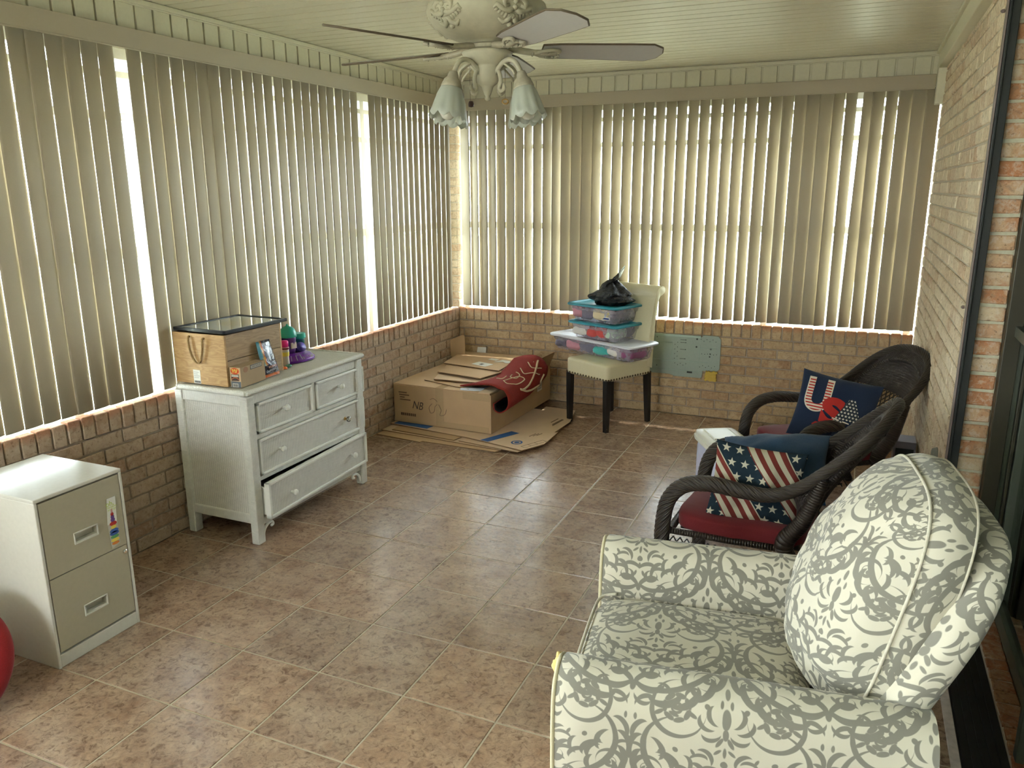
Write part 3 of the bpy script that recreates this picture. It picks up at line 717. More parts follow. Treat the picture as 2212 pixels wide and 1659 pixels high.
# ------------------------------------------------------------------ file cabinet
CREAM = plain('cream_enamel', (.62, .60, .52), .25, spec=.5); CREAMD = plain('beige_enamel', (.43, .39, .28), .38); CHROME = plain('chrome', (.75, .75, .75), .2, 1.0)
fc = thing('file_cabinet', 'two-drawer cream metal file cabinet standing against the brick under the left blind', 'file cabinet', (.30, -.184, 0))
hx, hy = .22, .181
mb = MB(); t_ = .012
mb.b2(-hx, hx, -hy, -hy + t_, 0, .651); mb.b2(-hx, hx, hy - t_, hy, 0, .651); mb.b2(-hx, hx, -hy, hy, .650, .664); mb.b2(-hx, -hx + t_, -hy + .011, hy - .011, .001, .65); mb.b2(-hx + .01, hx - .002, -hy + .011, hy - .011, .001, .052)
mb.build('body', CREAM, fc, bevel=.003)
def cab_drawer(z0, z1):
    mb = MB(); x0, x1 = hx - .03, hx - .001; a, b = -hy + .016, hy - .016; ha, hb, ya, yb = z0 + .155 * (z1 - z0) / .29 - .047, 0, 0, 0
    zc = z0 + (z1 - z0) * .38; h1, h2 = zc - .018, zc + .018; y1, y2 = -.046, .046
    mb.b2(x0, x1, a, b, z0, h1); mb.b2(x0, x1, a, b, h2, z1); mb.b2(x0, x1, a, y1, h1, h2); mb.b2(x0, x1, y2, b, h1, h2)
    d = mb.build('drawer', CREAMD, fc)
    m2 = MB(); m2.b2(x1 - .001, x1 + .004, y1 - .004, y2 + .004, h2, h2 + .005); m2.b2(x1 - .001, x1 + .004, y1 - .004, y2 + .004, h1 - .005, h1); m2.b2(x1 - .001, x1 + .004, y1 - .005, y1, h1 - .005, h2 + .005); m2.b2(x1 - .001, x1 + .004, y2, y2 + .005, h1 - .005, h2 + .005)
    m2.b2(x1 - .027, x1 - .024, y1, y2, h1, h2); m2.b2(x1 - .026, x1 - .001, y1, y2, h1 - .001, h1 + .004)
    m2.build('handle', CREAM, d, bevel=.001)
cab_drawer(.062, .350); cab_drawer(.354, .644)
mb = MB(); mb.lathe([(.009, 0), (.009, .006), (.005, .008)], 16).xf(T((hx - .001, hy - .030, .327)) @ RY(90)); mb.build('lock', CHROME, fc, smooth=False)
# strip of paper held on the drawer
def poly(mb, pts, y0, y1, mi, ax='X'): return mb.prism(pts, y0, y1, mi, ax)
PAPER = plain('paper_white', (.74, .73, .66), .7); LIME = plain('lime_ink', (.50, .62, .08), .6); REDI = plain('red_ink', (.55, .04, .03), .5); BLUI = plain('blue_ink', (.05, .13, .42), .5); YELI = plain('yellow_ink', (.78, .62, .10), .5); PURI = plain('purple_ink', (.16, .07, .30), .5); GRNI = plain('green_ink', (.12, .35, .12), .5); BLKI = plain('black_ink', (.03, .025, .02), .6); ORGI = plain('orange_ink', (.75, .25, .05), .5); PINKI = plain('pink_ink', (.6, .3, .3), .6)
st = thing('paper_strip', 'narrow white strip with green lettering and a coloured ring toy, on the file cabinet drawer', 'bookmark', (.5205, -.068, .36), 0)
mb = MB(); mb.prism([(-.024, .10), (.017, .098), (.024, .205), (-.014, .205)], 0, .0012, 0, 'X'); mb.prism([(-.018, 0), (.020, .012), (.020, .100), (-.024, .102)], 0, .0012, 1, 'X'); mb.build('paper', [PAPER, plain('paper_grey', (.5, .47, .38), .6)], st)
mb = MB()
for zz, w, h, mi in ((.150, .004, .010, 1), (.138, .007, .008, 0), (.127, .008, .009, 2), (.115, .010, .009, 5), (.100, .016, .009, 0), (.086, .012, .008, 3), (.070, .020, .009, 4), (.060, .021, .009, 4), (.046, .019, .007, 6), (.032, .019, .007, 3), (.019, .017, .006, 7)):
    mb.prism([(w * cos(a * pi / 6), zz + h * sin(a * pi / 6)) for a in range(12)], .0012, .0018, mi, 'X')
mb.build('ring_toy_picture', [REDI, PINKI, PURI, YELI, BLUI, PURI, GRNI, ORGI], st)
MT = T((.0013, .001, 0)) @ RZ(90) @ RX(90)
text('lettering', 'oh,', .028, LIME, st, T((.0013, -.004, .182)) @ RZ(90) @ RX(90), .0002)
text('lettering', 'the places', .011, LIME, st, T((.0013, .002, .168)) @ RZ(90) @ RX(90), .0002); text('lettering', "you'll go", .011, LIME, st, T((.0013, .002, .158)) @ RZ(90) @ RX(90), .0002)

# ------------------------------------------------------------------ wicker dresser
WW = weave_mat('white_wicker_weave', (.70, .67, .60), .0125, .0062, .45, dark=.50); WWR = wrap_mat('white_cane_wrap', (.70, .68, .61), .0058, .35, 1, .66); WWR0 = wrap_mat('white_cane_wrap_across', (.70, .68, .61), .0058, .35, 0, .66); WP = plain('white_paint', (.74, .73, .66), .4)
ds = thing('dresser', 'white wicker chest of drawers with white knobs, bottom drawer pulled open', 'dresser', (.258, 1.224, 0), 0)
DX, DY = .227, .478   # half depth, half width; front at +x
ZT = .790
for sx in (-1, 1):
    for sy in (-1, 1):
        mb = MB(); cx, cy = sx * (DX - .022), sy * (DY - .026); w = .026
        rows = []
        for z in (0, .12, .45, ZT - .03):
            rows.append([(cx + w * sgx * .9, cy + w * sgy, z) for sgx, sgy in ((-1, -1), (1, -1), (1, 1), (-1, 1))])
        mb.grid(rows, cj=True, uv=lambda i, j, Z=(0, .12, .45, ZT - .03): (j * .05, Z[i])); b0 = len(mb.v) - 16; mb.face([b0, b0 + 1, b0 + 2, b0 + 3]); mb.face([b0 + 12, b0 + 13, b0 + 14, b0 + 15])
        mb.build('leg', WWR, ds, bevel=.007, bseg=3)
for sy in (-1, 1):
    mb = MB(); y0, y1 = sorted((sy * (DY - .016), sy * (DY - .030))); mb.b2(-DX + .04, DX - .04, y0, y1, .15, ZT - .03); mb.build('side_panel', WW, ds)
    y0, y1 = sorted((sy * (DY - .006), sy * (DY - .030)))
    for za, zb_ in ((.105, .155), (ZT - .085, ZT - .03)): MB().b2(-DX + .04, DX - .04, y0, y1, za, zb_).build('side_rail', WWR0, ds, bevel=.006)
mb = MB(); mb.b2(-DX + .01, -DX + .02, -DY + .04, DY - .04, .11, ZT - .03); mb.b2(-DX + .02, DX - .035, -DY + .03, DY - .03, .100, .112); mb.build('back_panel', WP, ds)
# front rails
F0, F1 = DX - .035, DX - .010
mb = MB(); ya, yb = -DY + .045, DY - .045
for z0, z1 in ((.088, .128), (.318, .342), (.530, .556), (.712, ZT - .02)): mb.b2(F0, F1, ya, yb, z0, z1)
mb.b2(F0, F1, .020, .050, .55, .715)
mb.build('front_rail', WWR0, ds, bevel=.005)
def knob(par, x, y, z, mat=WP):
    mb = MB(); mb.lathe([(.007, 0), (.006, .012), (.009, .018), (.0155, .022), (.0165, .030), (.013, .036), (.0, .038)], 20).xf(T((x, y, z)) @ RY(90)); return mb.build('knob', mat, par, smooth=True)
CLEAR = glass_mat('clear_acrylic', (.85, .85, .82), 3)
BRASS = plain('brass', (.55, .36, .12), .3, 1)
def drawer(y0, y1, z0, z1, knobs, out=0.0, tilt=0.0, name='drawer'):
    w = (y1 - y0) / 2; h = z1 - z0; fw = .013
    mb = MB(); mb.b2(-.018, -.003, -w + .01, w - .01, .010, h - .010); d = mb.build('drawer', WW, ds)
    d.location = (F1 + out, (y0 + y1) / 2, z0); d.rotation_euler = (0, 0, radians(tilt))
    mb = MB()
    for a in ((-w, w, 0, fw), (-w, w, h - fw, h), (-w, -w + fw, 0, h), (w - fw, w, 0, h)): mb.b2(-.022, .008, a[0], a[1], a[2], a[3])
    if out: mb.b2(-.30, -.02, -w + .02, -w + .032, .01, h - .03); mb.b2(-.30, -.02, w - .032, w - .02, .01, h - .03); mb.b2(-.30, -.02, -w + .02, w - .02, .008, .015); 
    mb.build('drawer_frame', WP, d, bevel=.0025)
    for (ky, kz, m) in knobs: 
        k = knob(d, -.004, ky - (y0 + y1) / 2, kz - z0, m)
        if m is CLEAR:
            k['label'] = 'clear acrylic knob on a brass post'
            m2 = MB(); m2.lathe([(.010, 0), (.010, .004), (.005, .005), (.005, .014)], 14).xf(T((-.004, ky - (y0 + y1) / 2, kz - z0)) @ RY(90)); m2.build('knob_base', BRASS, k)
    return d
yo = 1.224
drawer(.817 - yo, 1.245 - yo, .558, .710, [(1.015 - yo, .643, WP)]); drawer(1.276 - yo, 1.720 - yo, .560, .710, [(1.484 - yo, .645, WP)])
drawer(.812 - yo, 1.712 - yo, .344, .528, [(.964 - yo, .440, WP), (1.527 - yo, .442, CLEAR)])
drawer(.790 - yo, 1.700 - yo, .132, .316, [(.974 - yo, .208, WP), (1.545 - yo, .222, WP)], out=.034, tilt=2.6)
mb = MB(); mb.b2(-DX + .012, DX - .012, -DY + .012, DY - .012, ZT - .030, ZT - .004); mb.build('top', weave_mat('white_wicker_top', (.60, .58, .49), .0135, .0075, .6, dark=.66), ds, bevel=.004)
mb = MB(); a, b = DX + .002, DY + .006
for p0, p1 in (((a, -b), (a, b)), ((-a + .035, -b), (a, -b)), ((-a + .035, b), (a, b)), ((-a + .035, -b), (-a + .035, b))):
    Pth = [Vector((p0[0], p0[1], ZT - .013)).lerp(Vector((p1[0], p1[1], ZT - .013)), i / 20) for i in range(21)]
    rope(mb, Pth, .0145, 4, .46, .042, 6, mi=0, step=.004); rope(mb, Pth, .0140, 3, .46, -.036, 6, core=False, mi=0, step=.004)
mb.build('braided_edge', WP, ds, smooth=True)
for sy in (-1, 1):
    mb = MB(); pth = catmull([(DX - .016, sy * (DY - .052), .02), (DX - .016, sy * (DY - .062), .055), (DX - .016, sy * (DY - .090), .078), (DX - .016, sy * (DY - .120), .080), (DX - .016, sy * (DY - .128), .064), (DX - .016, sy * (DY - .112), .060)], 6); mb.tube(pth, .0075, 8)
    mb.build('scroll_bracket', WP, ds, smooth=True)

# ------------------------------------------------------------------ on the dresser
ZD = .791
PINE = wood_mat('pine_side', (.56, .36, .16), (.40, .23, .09), 0, 8); PINE2 = wood_mat('pine_front', (.42, .28, .14), (.27, .165, .075), 1, 8)
cr = thing('wooden_crate', 'pale pine crate with a rope handle, standing on the white dresser', 'crate', (.195, .973, ZD))
cx, cy, chh = .163, .203, .250
mb = MB(); mb.b2(-cx, cx, -cy, -cy + .012, 0, chh, 0); mb.build('end_board', PINE, cr, bevel=.0015)
mb = MB(); mb.b2(-cx, cx, cy - .012, cy, 0, chh, 0); mb.build('end_board', PINE, cr, bevel=.0015)
for sx in (-1, 1):
    for k in range(2):
        mb = MB(); x0, x1 = sorted((sx * cx, sx * (cx - .012))); mb.b2(x0, x1, -cy + .012, cy - .012, k * .126 + .001, k * .126 + .1245); mb.build('side_board', PINE2, cr, bevel=.0015)
mb = MB(); mb.b2(-cx + .012, cx - .012, -cy + .012, cy - .012, 0, .012); mb.build('bottom_board', PINE2, cr)
ROPE = plain('jute_rope', (.34, .22, .085), .9, grain=.3, gscale=200)
mb = MB(); rp = catmull([(-.052, -cy + .006, .232), (-.052, -cy - .010, .230), (-.048, -cy - .012, .180), (-.034, -cy - .010, .130), (-.012, -cy - .009, .108), (.012, -cy - .009, .118), (.030, -cy - .010, .170), (.037, -cy - .012, .215), (.038, -cy - .010, .228), (.038, -cy + .006, .230)], 10)
rope(mb, rp, .0055, 3, .5, .022, 6, step=.003); mb.build('rope_handle', ROPE, cr, smooth=True)
mb = MB(); mb.b2(-.050, -.006, -cy - .0012, -cy, .002, .070, 0)
for k in range(14): mb.b2(-.046 + k * .0028, -.0448 + k * .0028 + .0006 * (k % 3), -cy - .0016, -cy - .001, .006, .016, 1)
for k, w in enumerate((.030, .036, .024, .032)): mb.b2(-.046, -.046 + w, -cy - .0016, -cy - .001, .030 + k * .009, .033 + k * .009, 2)
mb.build('price_label', [PAPER, BLKI, plain('grey_print', (.45, .45, .44), .7)], cr)
pf = thing('picture_frame', 'black picture frame lying face up on top of the pine crate', 'picture frame', (.203, .995, ZD + .256), radians(-1.5))
BLKF = plain('black_frame', (.015, .018, .022), .35); a, b = .168, .218
mb = MB()
for (x0, x1, y0, y1) in ((-a, a, -b, -b + .016), (-a, a, b - .016, b), (-a, -a + .016, -b, b), (a - .016, a, -b, b)): mb.b2(x0, x1, y0, y1, 0, .016)
mb.build('frame', BLKF, pf, bevel=.002)
def picture_mat():
    m, nt, b_, out = new_mat('framed_print'); N = NT(nt); v = N.coord('Object'); s = N.sep(v)
    n = N.noise(v, 9, 2, .4, .4)
    base = N.mix(N.ramp(n, [(.45, (0, 0, 0)), (.5, (1, 1, 1))]), (.42, .52, .50, 1), (.55, .62, .62, 1))
    e = N.n('ShaderNodeVectorMath', operation='LENGTH'); N.l(N.mapping(v, loc=(.02, .03, 0), sc=(.11, .13, 1), typ='TEXTURE'), e.inputs[0])
    k = N.math('LESS_THAN', N.math('ADD', e.outputs[1], N.math('MULTIPLY', n, .3)), 1.05)
    c = N.mix(k, base, N.mix(n, (.45, .50, .12, 1), (.62, .40, .20, 1))); N.l(c, b_.inputs['Base Color']); b_.inputs['Roughness'].default_value = .06; b_.inputs['Coat Weight'].default_value = 1; b_.inputs['Coat Roughness'].default_value = .02
    return m
mb = MB(); mb.b2(-a + .014, a - .014, -b + .014, b - .014, .004, .012); mb.build('print_under_glass', picture_mat(), pf)

KRAFT = card_mat('brown_carton', (.40, .285, .17)); KRAFTL = card_mat('pale_carton', (.62, .44, .27))
tb = thing('toy_box', 'small brown carton with a red and yellow oval logo, in front of the pine crate', 'box', (.388, .878, ZD), radians(5))
mb = MB(); mb.b2(-.030, .030, -.095, .095, 0, .098, 0); mb.b2(-.0305, .0305, -.0965, -.095, 0, .0985, 1); mb.build('carton', [KRAFT, KRAFTL], tb, bevel=.001)
mb = MB(); ell = lambda cx_, cz, rx, rz_, n=24: [(cx_ + rx * cos(2 * pi * k / n), cz + rz_ * sin(2 * pi * k / n)) for k in range(n)]
mb.prism(ell(-.001, .081, .022, .0145), -.0974, -.0964, 0, 'Y'); mb.prism(ell(-.001, .081, .025, .0165), -.0970, -.0963, 4, 'Y')
mb.prism([(-.024, .032), (.021, .034), (.021, .066), (-.024, .064)], -.0970, -.0963, 3, 'Y'); mb.b2(-.021, .018, -.0974, -.0968, .053, .062, 2)
mb.prism([(-.022, .036), (-.012, .044), (0, .047), (.011, .044), (.019, .037), (.019, .043), (.010, .050), (0, .052), (-.012, .050), (-.022, .042)], -.0974, -.0968, 5, 'Y')
mb.b2(-.027, .029, -.0970, -.0963, .001, .030, 6); mb.b2(-.018, .014, -.0976, -.0968, .003, .020, 2)
for k in range(11): mb.b2(-.016 + k * .0027, -.0146 + k * .0027 + .0005 * (k % 2), -.0980, -.0974, .005, .018, 7)
mb.build('printed_end', [plain('logo_red', (.60, .06, .02), .4), YELI, PAPER, plain('dark_print', (.07, .04, .03), .5), ORGI, plain('rust_print', (.45, .12, .04), .5), plain('slate_print', (.12, .14, .16), .5), BLKI], tb)
text('logo_text', 'BUILD', .0105, YELI, tb, T((-.001, -.0978, .086)) @ RX(90), .0003, .0004, sx=1.1); text('logo_text', 'IT UP', .0105, YELI, tb, T((-.001, -.0978, .0765)) @ RX(90), .0003, .0004, sx=1.1)
text('strip_text', 'DINOSAUR', .0075, plain('grey_text', (.2, .2, .2), .6), tb, T((-.001, -.0977, .0575)) @ RX(90), .0002)
mb = MB(); mb.b2(.0302, .031, -.020, .070, .074, .096, 0); mb.b2(.0308, .0316, -.016, .066, .078, .092, 1); mb.prism([(-.055 + .017 * cos(k * pi / 10), .082 + .014 * sin(k * pi / 10)) for k in range(20)], .0302, .0310, 2, 'X')
mb.build('printed_side', [plain('faded_black_print', (.10, .085, .07), .6), plain('faded_grey_print', (.42, .38, .31), .6), plain('faded_red_print', (.32, .15, .07), .6)], tb)
text('side_text', 'DINOSAUR', .013, plain('faded_black_print', (.1, .085, .07), .6), tb, T((.0317, .025, .085)) @ RZ(90) @ RX(90), .0002, sx=1.1)

def pouch_mat():
    m, nt, b_, out = new_mat('pouch_print'); N = NT(nt); s = N.sep(N.coord('UV')); v = N.coord('UV'); n = N.noise(v, 28, 4, .6, .6)
    c = N.ramp(N.math('ADD', N.math('MULTIPLY', s[0], 8.5), N.math('MULTIPLY', n, .35)), [(0.12, (.05, .22, .30)), (.34, (.10, .32, .42)), (.42, (.75, .45, .12)), (.5, (.60, .10, .03)), (.56, (.06, .07, .10)), (1, (.04, .05, .07))])
    low = N.ramp(n, [(.4, (.045, .03, .04)), (.6, (.10, .09, .12))]); k = N.math('LESS_THAN', s[1], .060)
    c = N.mix(k, c, low); c = N.mix(N.math('LESS_THAN', s[1], .014), c, (.60, .13, .03, 1)); N.l(c, b_.inputs['Base Color']); b_.inputs['Roughness'].default_value = .12; b_.inputs['Coat Weight'].default_value = .6
    N.l(N.bump(N.noise(v, 22, 4, .5, 1.4), .8, .012), b_.inputs['Normal']); return m
po = thing('foil_pouch', 'shiny dark foil pouch with an orange foot leaning against the pine crate', 'pouch', (.392, 1.045, ZD + .001), radians(2))
mb = MB(); rows = []
for sg in (-1, 1):
    rows = [[(-.022 * (z / .185) + sg * .011 * (1 - (a) ** 2) * sin(pi * min(1, z / .185 * .9 + .1)) * .9, a * (.062 - .010 * z / .185) + (-.028) * z / .185, z) for z in [.185 * k / 12 for k in range(13)]] for a in [-1 + i / 5 for i in range(11)]]
    mb.grid(rows, uv=lambda i, j: (i * .0122, j * .0154), flip=sg > 0)
mb.build('pouch_body', pouch_mat(), po, smooth=True, merge=.0002)
text('pouch_text', 'EXCAVATE', .014, plain('salmon_print', (.55, .22, .14), .4), po, T((.012, -.004, .052)) @ RY(-7) @ RZ(90) @ RX(90), .0003, sx=.9); text('pouch_text', 'DINOSAUR KIT', .010, plain('pouch_grey', (.35, .33, .35), .4), po, T((.013, -.001, .034)) @ RY(-7) @ RZ(90) @ RX(90), .0003)

TEAL = plain('teal_plastic', (.02, .42, .32), .3); TEALD = plain('dark_teal_glitter', (.01, .14, .13), .4, grain=.5, gscale=500); PURP = plain('purple_plastic', (.14, .02, .28), .22); PURPT = plain('purple_label', (.10, .03, .20), .35); PINK = plain('magenta_plastic', (.80, .02, .25), .35); CLR = clear_plastic('clear_tub', (.62, .66, .66), .35)
tp = thing('toy_tray', 'purple fan-shaped plastic toy tray on the dresser beside the crate', 'toy', (.225, 1.408, ZD), radians(0))
mb = MB(); n = 28; rows = []
for (r, z) in ((1.0, 0), (1.0, .012), (.80, .034), (.55, .046)): rows.append([(.105 * r * cos(-.75 + 2.6 * k / n - .35), .135 * r * sin(-.75 * 1.2 + 2.6 * 1.1 * k / n - .25), z) for k in range(n + 1)] + [(-.03 * r, .09 * r, z), (-.05 * r, -.09 * r, z)])
mb.grid(rows, cj=True); b0 = len(mb.v); mb.face(list(range(b0 - len(rows[0]), b0))); mb.build('base', PURP, tp, smooth=False, bevel=.002)
mb = MB()
for k in range(9):
    a = -1.0 + .28 * k; mb.tube([(.100 * cos(a), .128 * sin(a) - .01, .014), (.078 * cos(a), .102 * sin(a) - .01, .038)], .0022, 6)
mb.build('ribs', plain('pale_lilac', (.5, .42, .62), .3), tp, smooth=True)
text('base_text', 'SLIME LAB', .020, plain('dull_gold', (.30, .25, .22), .5), tp, T((.096, .022, .020)) @ RZ(90) @ RX(50), .0005)
t2 = thing('toy_canister', 'clear domed canister with a teal spiked cap and purple label, on the purple toy tray', 'toy canister', (.235, 1.375, ZD + .044))
mb = MB(); mb.lathe([(.034, 0), (.038, .030), (.043, .085), (.043, .092)], 28); mb.build('cup', PURPT, t2, smooth=True)
mb = MB(); mb.lathe([(.047, .090), (.048, .098), (.046, .116), (.038, .134), (.024, .146), (.008, .151), (.006, .158), (.0, .164)], 28); mb.build('dome_cap', TEAL, t2, smooth=True)
mb = MB(); mb.b2(.034, .040, -.022, .020, .030, .062); mb.prism([(-.020, .030), (.018, .028), (.020, .050), (.004, .056), (-.004, .050), (-.018, .054)], .040, .0412, 0, 'X'); mb.build('picture_patch', plain('tan_print', (.50, .38, .30), .5), t2)
t3 = thing('toy_cup', 'teal-lidded clear cup with dark glitter inside, on the right of the purple toy tray', 'toy cup', (.215, 1.492, ZD + .038))
mb = MB(); mb.lathe([(.026, 0), (.032, .062), (.034, .074)], 28); mb.build('cup', TEALD, t3, smooth=True); mb = MB(); mb.lathe([(.029, 0), (.029, .006), (.031, .008)], 28, (0, 0, -.003)); mb.lathe([(.0375, .070), (.039, .076), (.0375, .094), (.036, .098)], 28); mb.build('lid', TEAL, t3, smooth=False)
t4 = thing('toy_jar', 'small jar with magenta lid and yellow band, beside the pine crate', 'toy jar', (.290, 1.275, ZD))
mb = MB(); mb.lathe([(.020, 0), (.022, .010), (.020, .045), (.022, .07), (.024, .098)], 24, mi=0); mb.lathe([(.0228, .052), (.0238, .074)], 24, mi=1, closed_ends=False); mb.lathe([(.0245, .088), (.0250, .098)], 24, mi=2, closed_ends=False); mb.build('jar', [plain('frosted_plastic', (.62, .55, .48), .3), YELI, plain('maroon_glitter', (.22, .02, .04), .4)], t4, smooth=True)
mb = MB(); mb.lathe([(.021, .100), (.022, .128), (.018, .134), (.0, .135)], 24); mb.build('lid', PINK, t4, smooth=True)
t5 = thing('toy_ball_cup', 'small translucent purple cup lying between the two larger toy cups', 'toy cup', (.262, 1.437, ZD + .062))
mb = MB(); mb.lathe([(.012, -.022), (.020, -.016), (.025, .004), (.027, .018), (.029, .019)], 24).xf(RY(55) @ RX(20)); mb.build('cup', plain('violet_plastic', (.16, .12, .45), .25), t5, smooth=True)
def blob(name, loc, r, mat, label, seed):
    mb = MB(); rows = []
    for i in range(9):
        th = pi * i / 8; rows.append([Vector((r * sin(th) * cos(2 * pi * k / 14), r * 1.3 * sin(th) * sin(2 * pi * k / 14), r * .55 * cos(th))) * (1 + .35 * noise.noise(Vector((seed + cos(2 * pi * k / 14), sin(2 * pi * k / 14), th)))) for k in range(14)])
    mb.grid(rows, cj=True); o = mb.build(name, mat, None, smooth=True); o.location = loc; tag(o, label, 'modelling dough'); return o
blob('dough_lump', (.352, 1.19, ZD + .007), .013, plain('orange_dough', (.78, .16, .03), .5), 'small orange lump of dough on the dresser top by the crate', 1)
blob('dough_lump', (.338, 1.24, ZD + .008), .015, plain('teal_dough', (.10, .35, .27), .5), 'small teal lump of dough on the dresser top', 5)

# ------------------------------------------------------------------ cardboard in the corner
CARD = card_mat('cardboard', (.55, .375, .22)); CARD2 = card_mat('cardboard_pale', (.68, .50, .34)); TAPE = plain('packing_tape', (.50, .36, .21), .15); KB = plain('blue_box_print', (.02, .10, .32), .55); CEDGE = plain('cut_card_edge', (.22, .13, .065), .9)
PRN = plain('brown_box_print', (.17, .10, .06), .8)
def sheet(name, label, pts, z, th=.006, mat=CARD, group=None, bend=None, loc=(0, 0, 0), rot=None, ncut=0):
    """a flattened carton: outline with real thickness; optional fold lines as gaps"""
    mb = MB(); mb.prism(pts, 0, th)
    mb.mi = [0, 0] + [1] * len(pts); o = mb.build(name, [mat, CEDGE], None); o.location = (loc[0], loc[1], z)
    if rot: o.rotation_euler = rot
    tag(o, label, 'flattened box', group); return o
G1 = 'flattened boxes under the big carton'
sheet('flattened_box', 'lowest flattened carton on the floor, its torn front edge nearest the viewer', [(.02, 2.52), (.40, 2.475), (.41, 2.50), (.97, 2.485), (1.0, 2.53), (.98, 3.0), (.04, 3.05)], .0015, .006, CARD, G1)
sheet('flattened_box', 'pale flattened carton layered just above the lowest one, left edge reaching the brick', [(.012, 2.60), (.30, 2.58), (1.0, 2.515), (1.03, 2.60), (1.0, 3.1), (.02, 3.15)], .0085, .006, CARD2, G1, rot=(radians(.0), 0, 0))
sheet('flattened_box', 'flattened carton with small printed labels on its front flap', [(.09, 2.615), (.62, 2.565), (.64, 2.66), (.62, 3.1), (.10, 3.1)], .0155, .007, CARD, G1)
sheet('flattened_box', 'thin flattened carton whose plain front flap sticks out to the right of the labelled one', [(.655, 2.57), (1.13, 2.50), (1.17, 2.62), (1.10, 3.0), (.68, 3.0)], .0150, .006, CARD2, G1)
s5 = sheet('flattened_box', 'flattened box with blue stripe and round blue seal, directly under the big carton', [(.012, 2.72), (.70, 2.63), (1.15, 2.52), (1.24, 2.70), (1.235, 2.99), (1.20, 2.965), (1.13, 3.15), (.90, 3.5), (.02, 3.5)], .0235, .007, CARD2, G1)
mb = MB()
mb.prism([(.035, 2.725), (.33, 2.70), (.35, 2.80), (.05, 2.83)], .0071, .0076, 0); mb.prism([(.80, 2.612), (.865, 2.597), (.99, 2.86), (.92, 2.88)], .0071, .0076, 0)
for r0, r1 in ((.040, .028), (.018, .0)):
    b0 = len(mb.v)
    for k in range(28):
        a = 2 * pi * k / 28
        for r in (r0, r1): mb.v.append(Vector((1.055 + r * cos(a), 2.66 + r * 1.1 * sin(a), .0077)))
    for k in range(28): k2 = (k + 1) % 28; mb.face([b0 + 2 * k, b0 + 2 * k2, b0 + 2 * k2 + 1, b0 + 2 * k + 1], None, 0)
for p, q in (((1.115, 2.59), (1.150, 2.575)), ((1.150, 2.575), (1.235, 2.76)), ((1.235, 2.76), (1.20, 2.775)), ((1.20, 2.775), (1.115, 2.59)), ((1.14, 2.645), (1.175, 2.63)), ((1.165, 2.70), (1.20, 2.685))):
    d = Vector(q) - Vector(p); nrm = Vector((-d.y, d.x)).normalized() * .002; mb.prism([Vector(p) + nrm, Vector(q) + nrm, Vector(q) - nrm, Vector(p) - nrm], .0071, .0076, 1)
for k in range(3): mb.prism([(1.08 + k * .02, 2.82 + k * .02), (1.10 + k * .02, 2.90 + k * .01), (1.105 + k * .02, 2.89 + k * .01), (1.085 + k * .02, 2.81 + k * .02)], .0071, .0076, 1)
mb.build('print', [KB, PRN], s5)
s6 = sheet('flattened_box', 'flattened carton on the tiles against the black chair leg', [(.93, 2.98), (1.20, 2.965), (1.22, 3.28), (1.155, 3.60), (.90, 3.62)], .0165, .006, CARD2, G1)
mb = MB(); mb.prism([(1.10, 3.06), (1.125, 3.05), (1.16, 3.32), (1.14, 3.33)], .0061, .0065, 0); mb.build('print', PRN, s6); MB().prism([(1.07, 3.10), (1.08, 3.095), (1.115, 3.33), (1.105, 3.335)], .0061, .0065, 0).build('print', PRN, s6)

bb = thing('big_carton', 'large low brown carton in the room corner with handwriting on its front', 'box', (.435, 3.30, .032), radians(-2.0))
bx, by, bh = .405, .535, .285
mb = MB(); w = .006
mb.b2(-bx, bx, -by, -by + w, 0, bh); mb.b2(-bx, bx, by - w, by, 0, bh); mb.b2(-bx, -bx + w, -by, by, 0, bh); mb.b2(bx - w, bx, -by, by, 0, bh); mb.b2(-bx, bx, -by, by, 0, w)
mb.build('carton', CARD, bb, bevel=.003)
mb = MB(); mb.b2(-bx, bx - .01, -by, -.02, bh + .001, bh + .007); mb.b2(-bx, .0, -.02, by, bh + .0005, bh + .0065); mb.b2(.0, bx - .05, .16, by, bh + .0005, bh + .0065); o = mb.build('top_flap', CARD, bb)
mb = MB(); mb.b2(-.003, .003, -by + .02, by - .25, 0, .26).xf(T((bx + .002, .42, bh)) @ RY(24)); 
mb = MB(); mb.b2(0, .005, -.20, .22, 0, .13).xf(T((bx - .004, .29, bh)) @ RY(22)); mb.build('side_flap', CARD, bb)
mb = MB(); mb.b2(bx - .10, bx - .012, -by + .002, -.05, bh + .007, bh + .011).xf(T((0, 0, .0))); mb.build('edge_flap', CARD2, bb)
mb = MB(); mb.b2(-.045, .020, -by - .0015, -by, .01, bh + .002); mb.b2(-.045, .020, -by, -.1, bh + .0072, bh + .0082); mb.b2(.02, bx - .02, -by - .0012, -by, .005, .045); mb.b2(.18, bx - .01, -by - .0012, -by, bh - .05, bh); mb.build('tape', TAPE, bb, bevel=.0005)
text('handwriting', 'NB', .085, plain('marker_ink', (.06, .04, .04), .7), bb, T((-.20, -by - .002, .14)) @ RX(90) @ RZ(-4), .0004, -.0005, shear=.25, sx=.8)
mb = MB()
for pts in ([(-.075, .17), (-.10, .14), (-.09, .10), (-.06, .11), (-.05, .15), (-.03, .17)], [(-.02, .17), (.0, .13), (-.01, .09), (.03, .10), (.045, .14)], [(-.09, .20), (-.06, .21), (-.03, .19)]):
    mb.tube([(p.x, -by - .002, p.z) for p in catmull([(a, 0, b) for a, b in pts], 6)], .0018, 5)
mb.build('scribble', plain('faded_marker', (.20, .13, .09), .8), bb)
mb = MB()
for k in range(8): mb.b2(-.345 + k * .0165, -.333 + k * .0165, -by - .0008, -by, .055, .075)
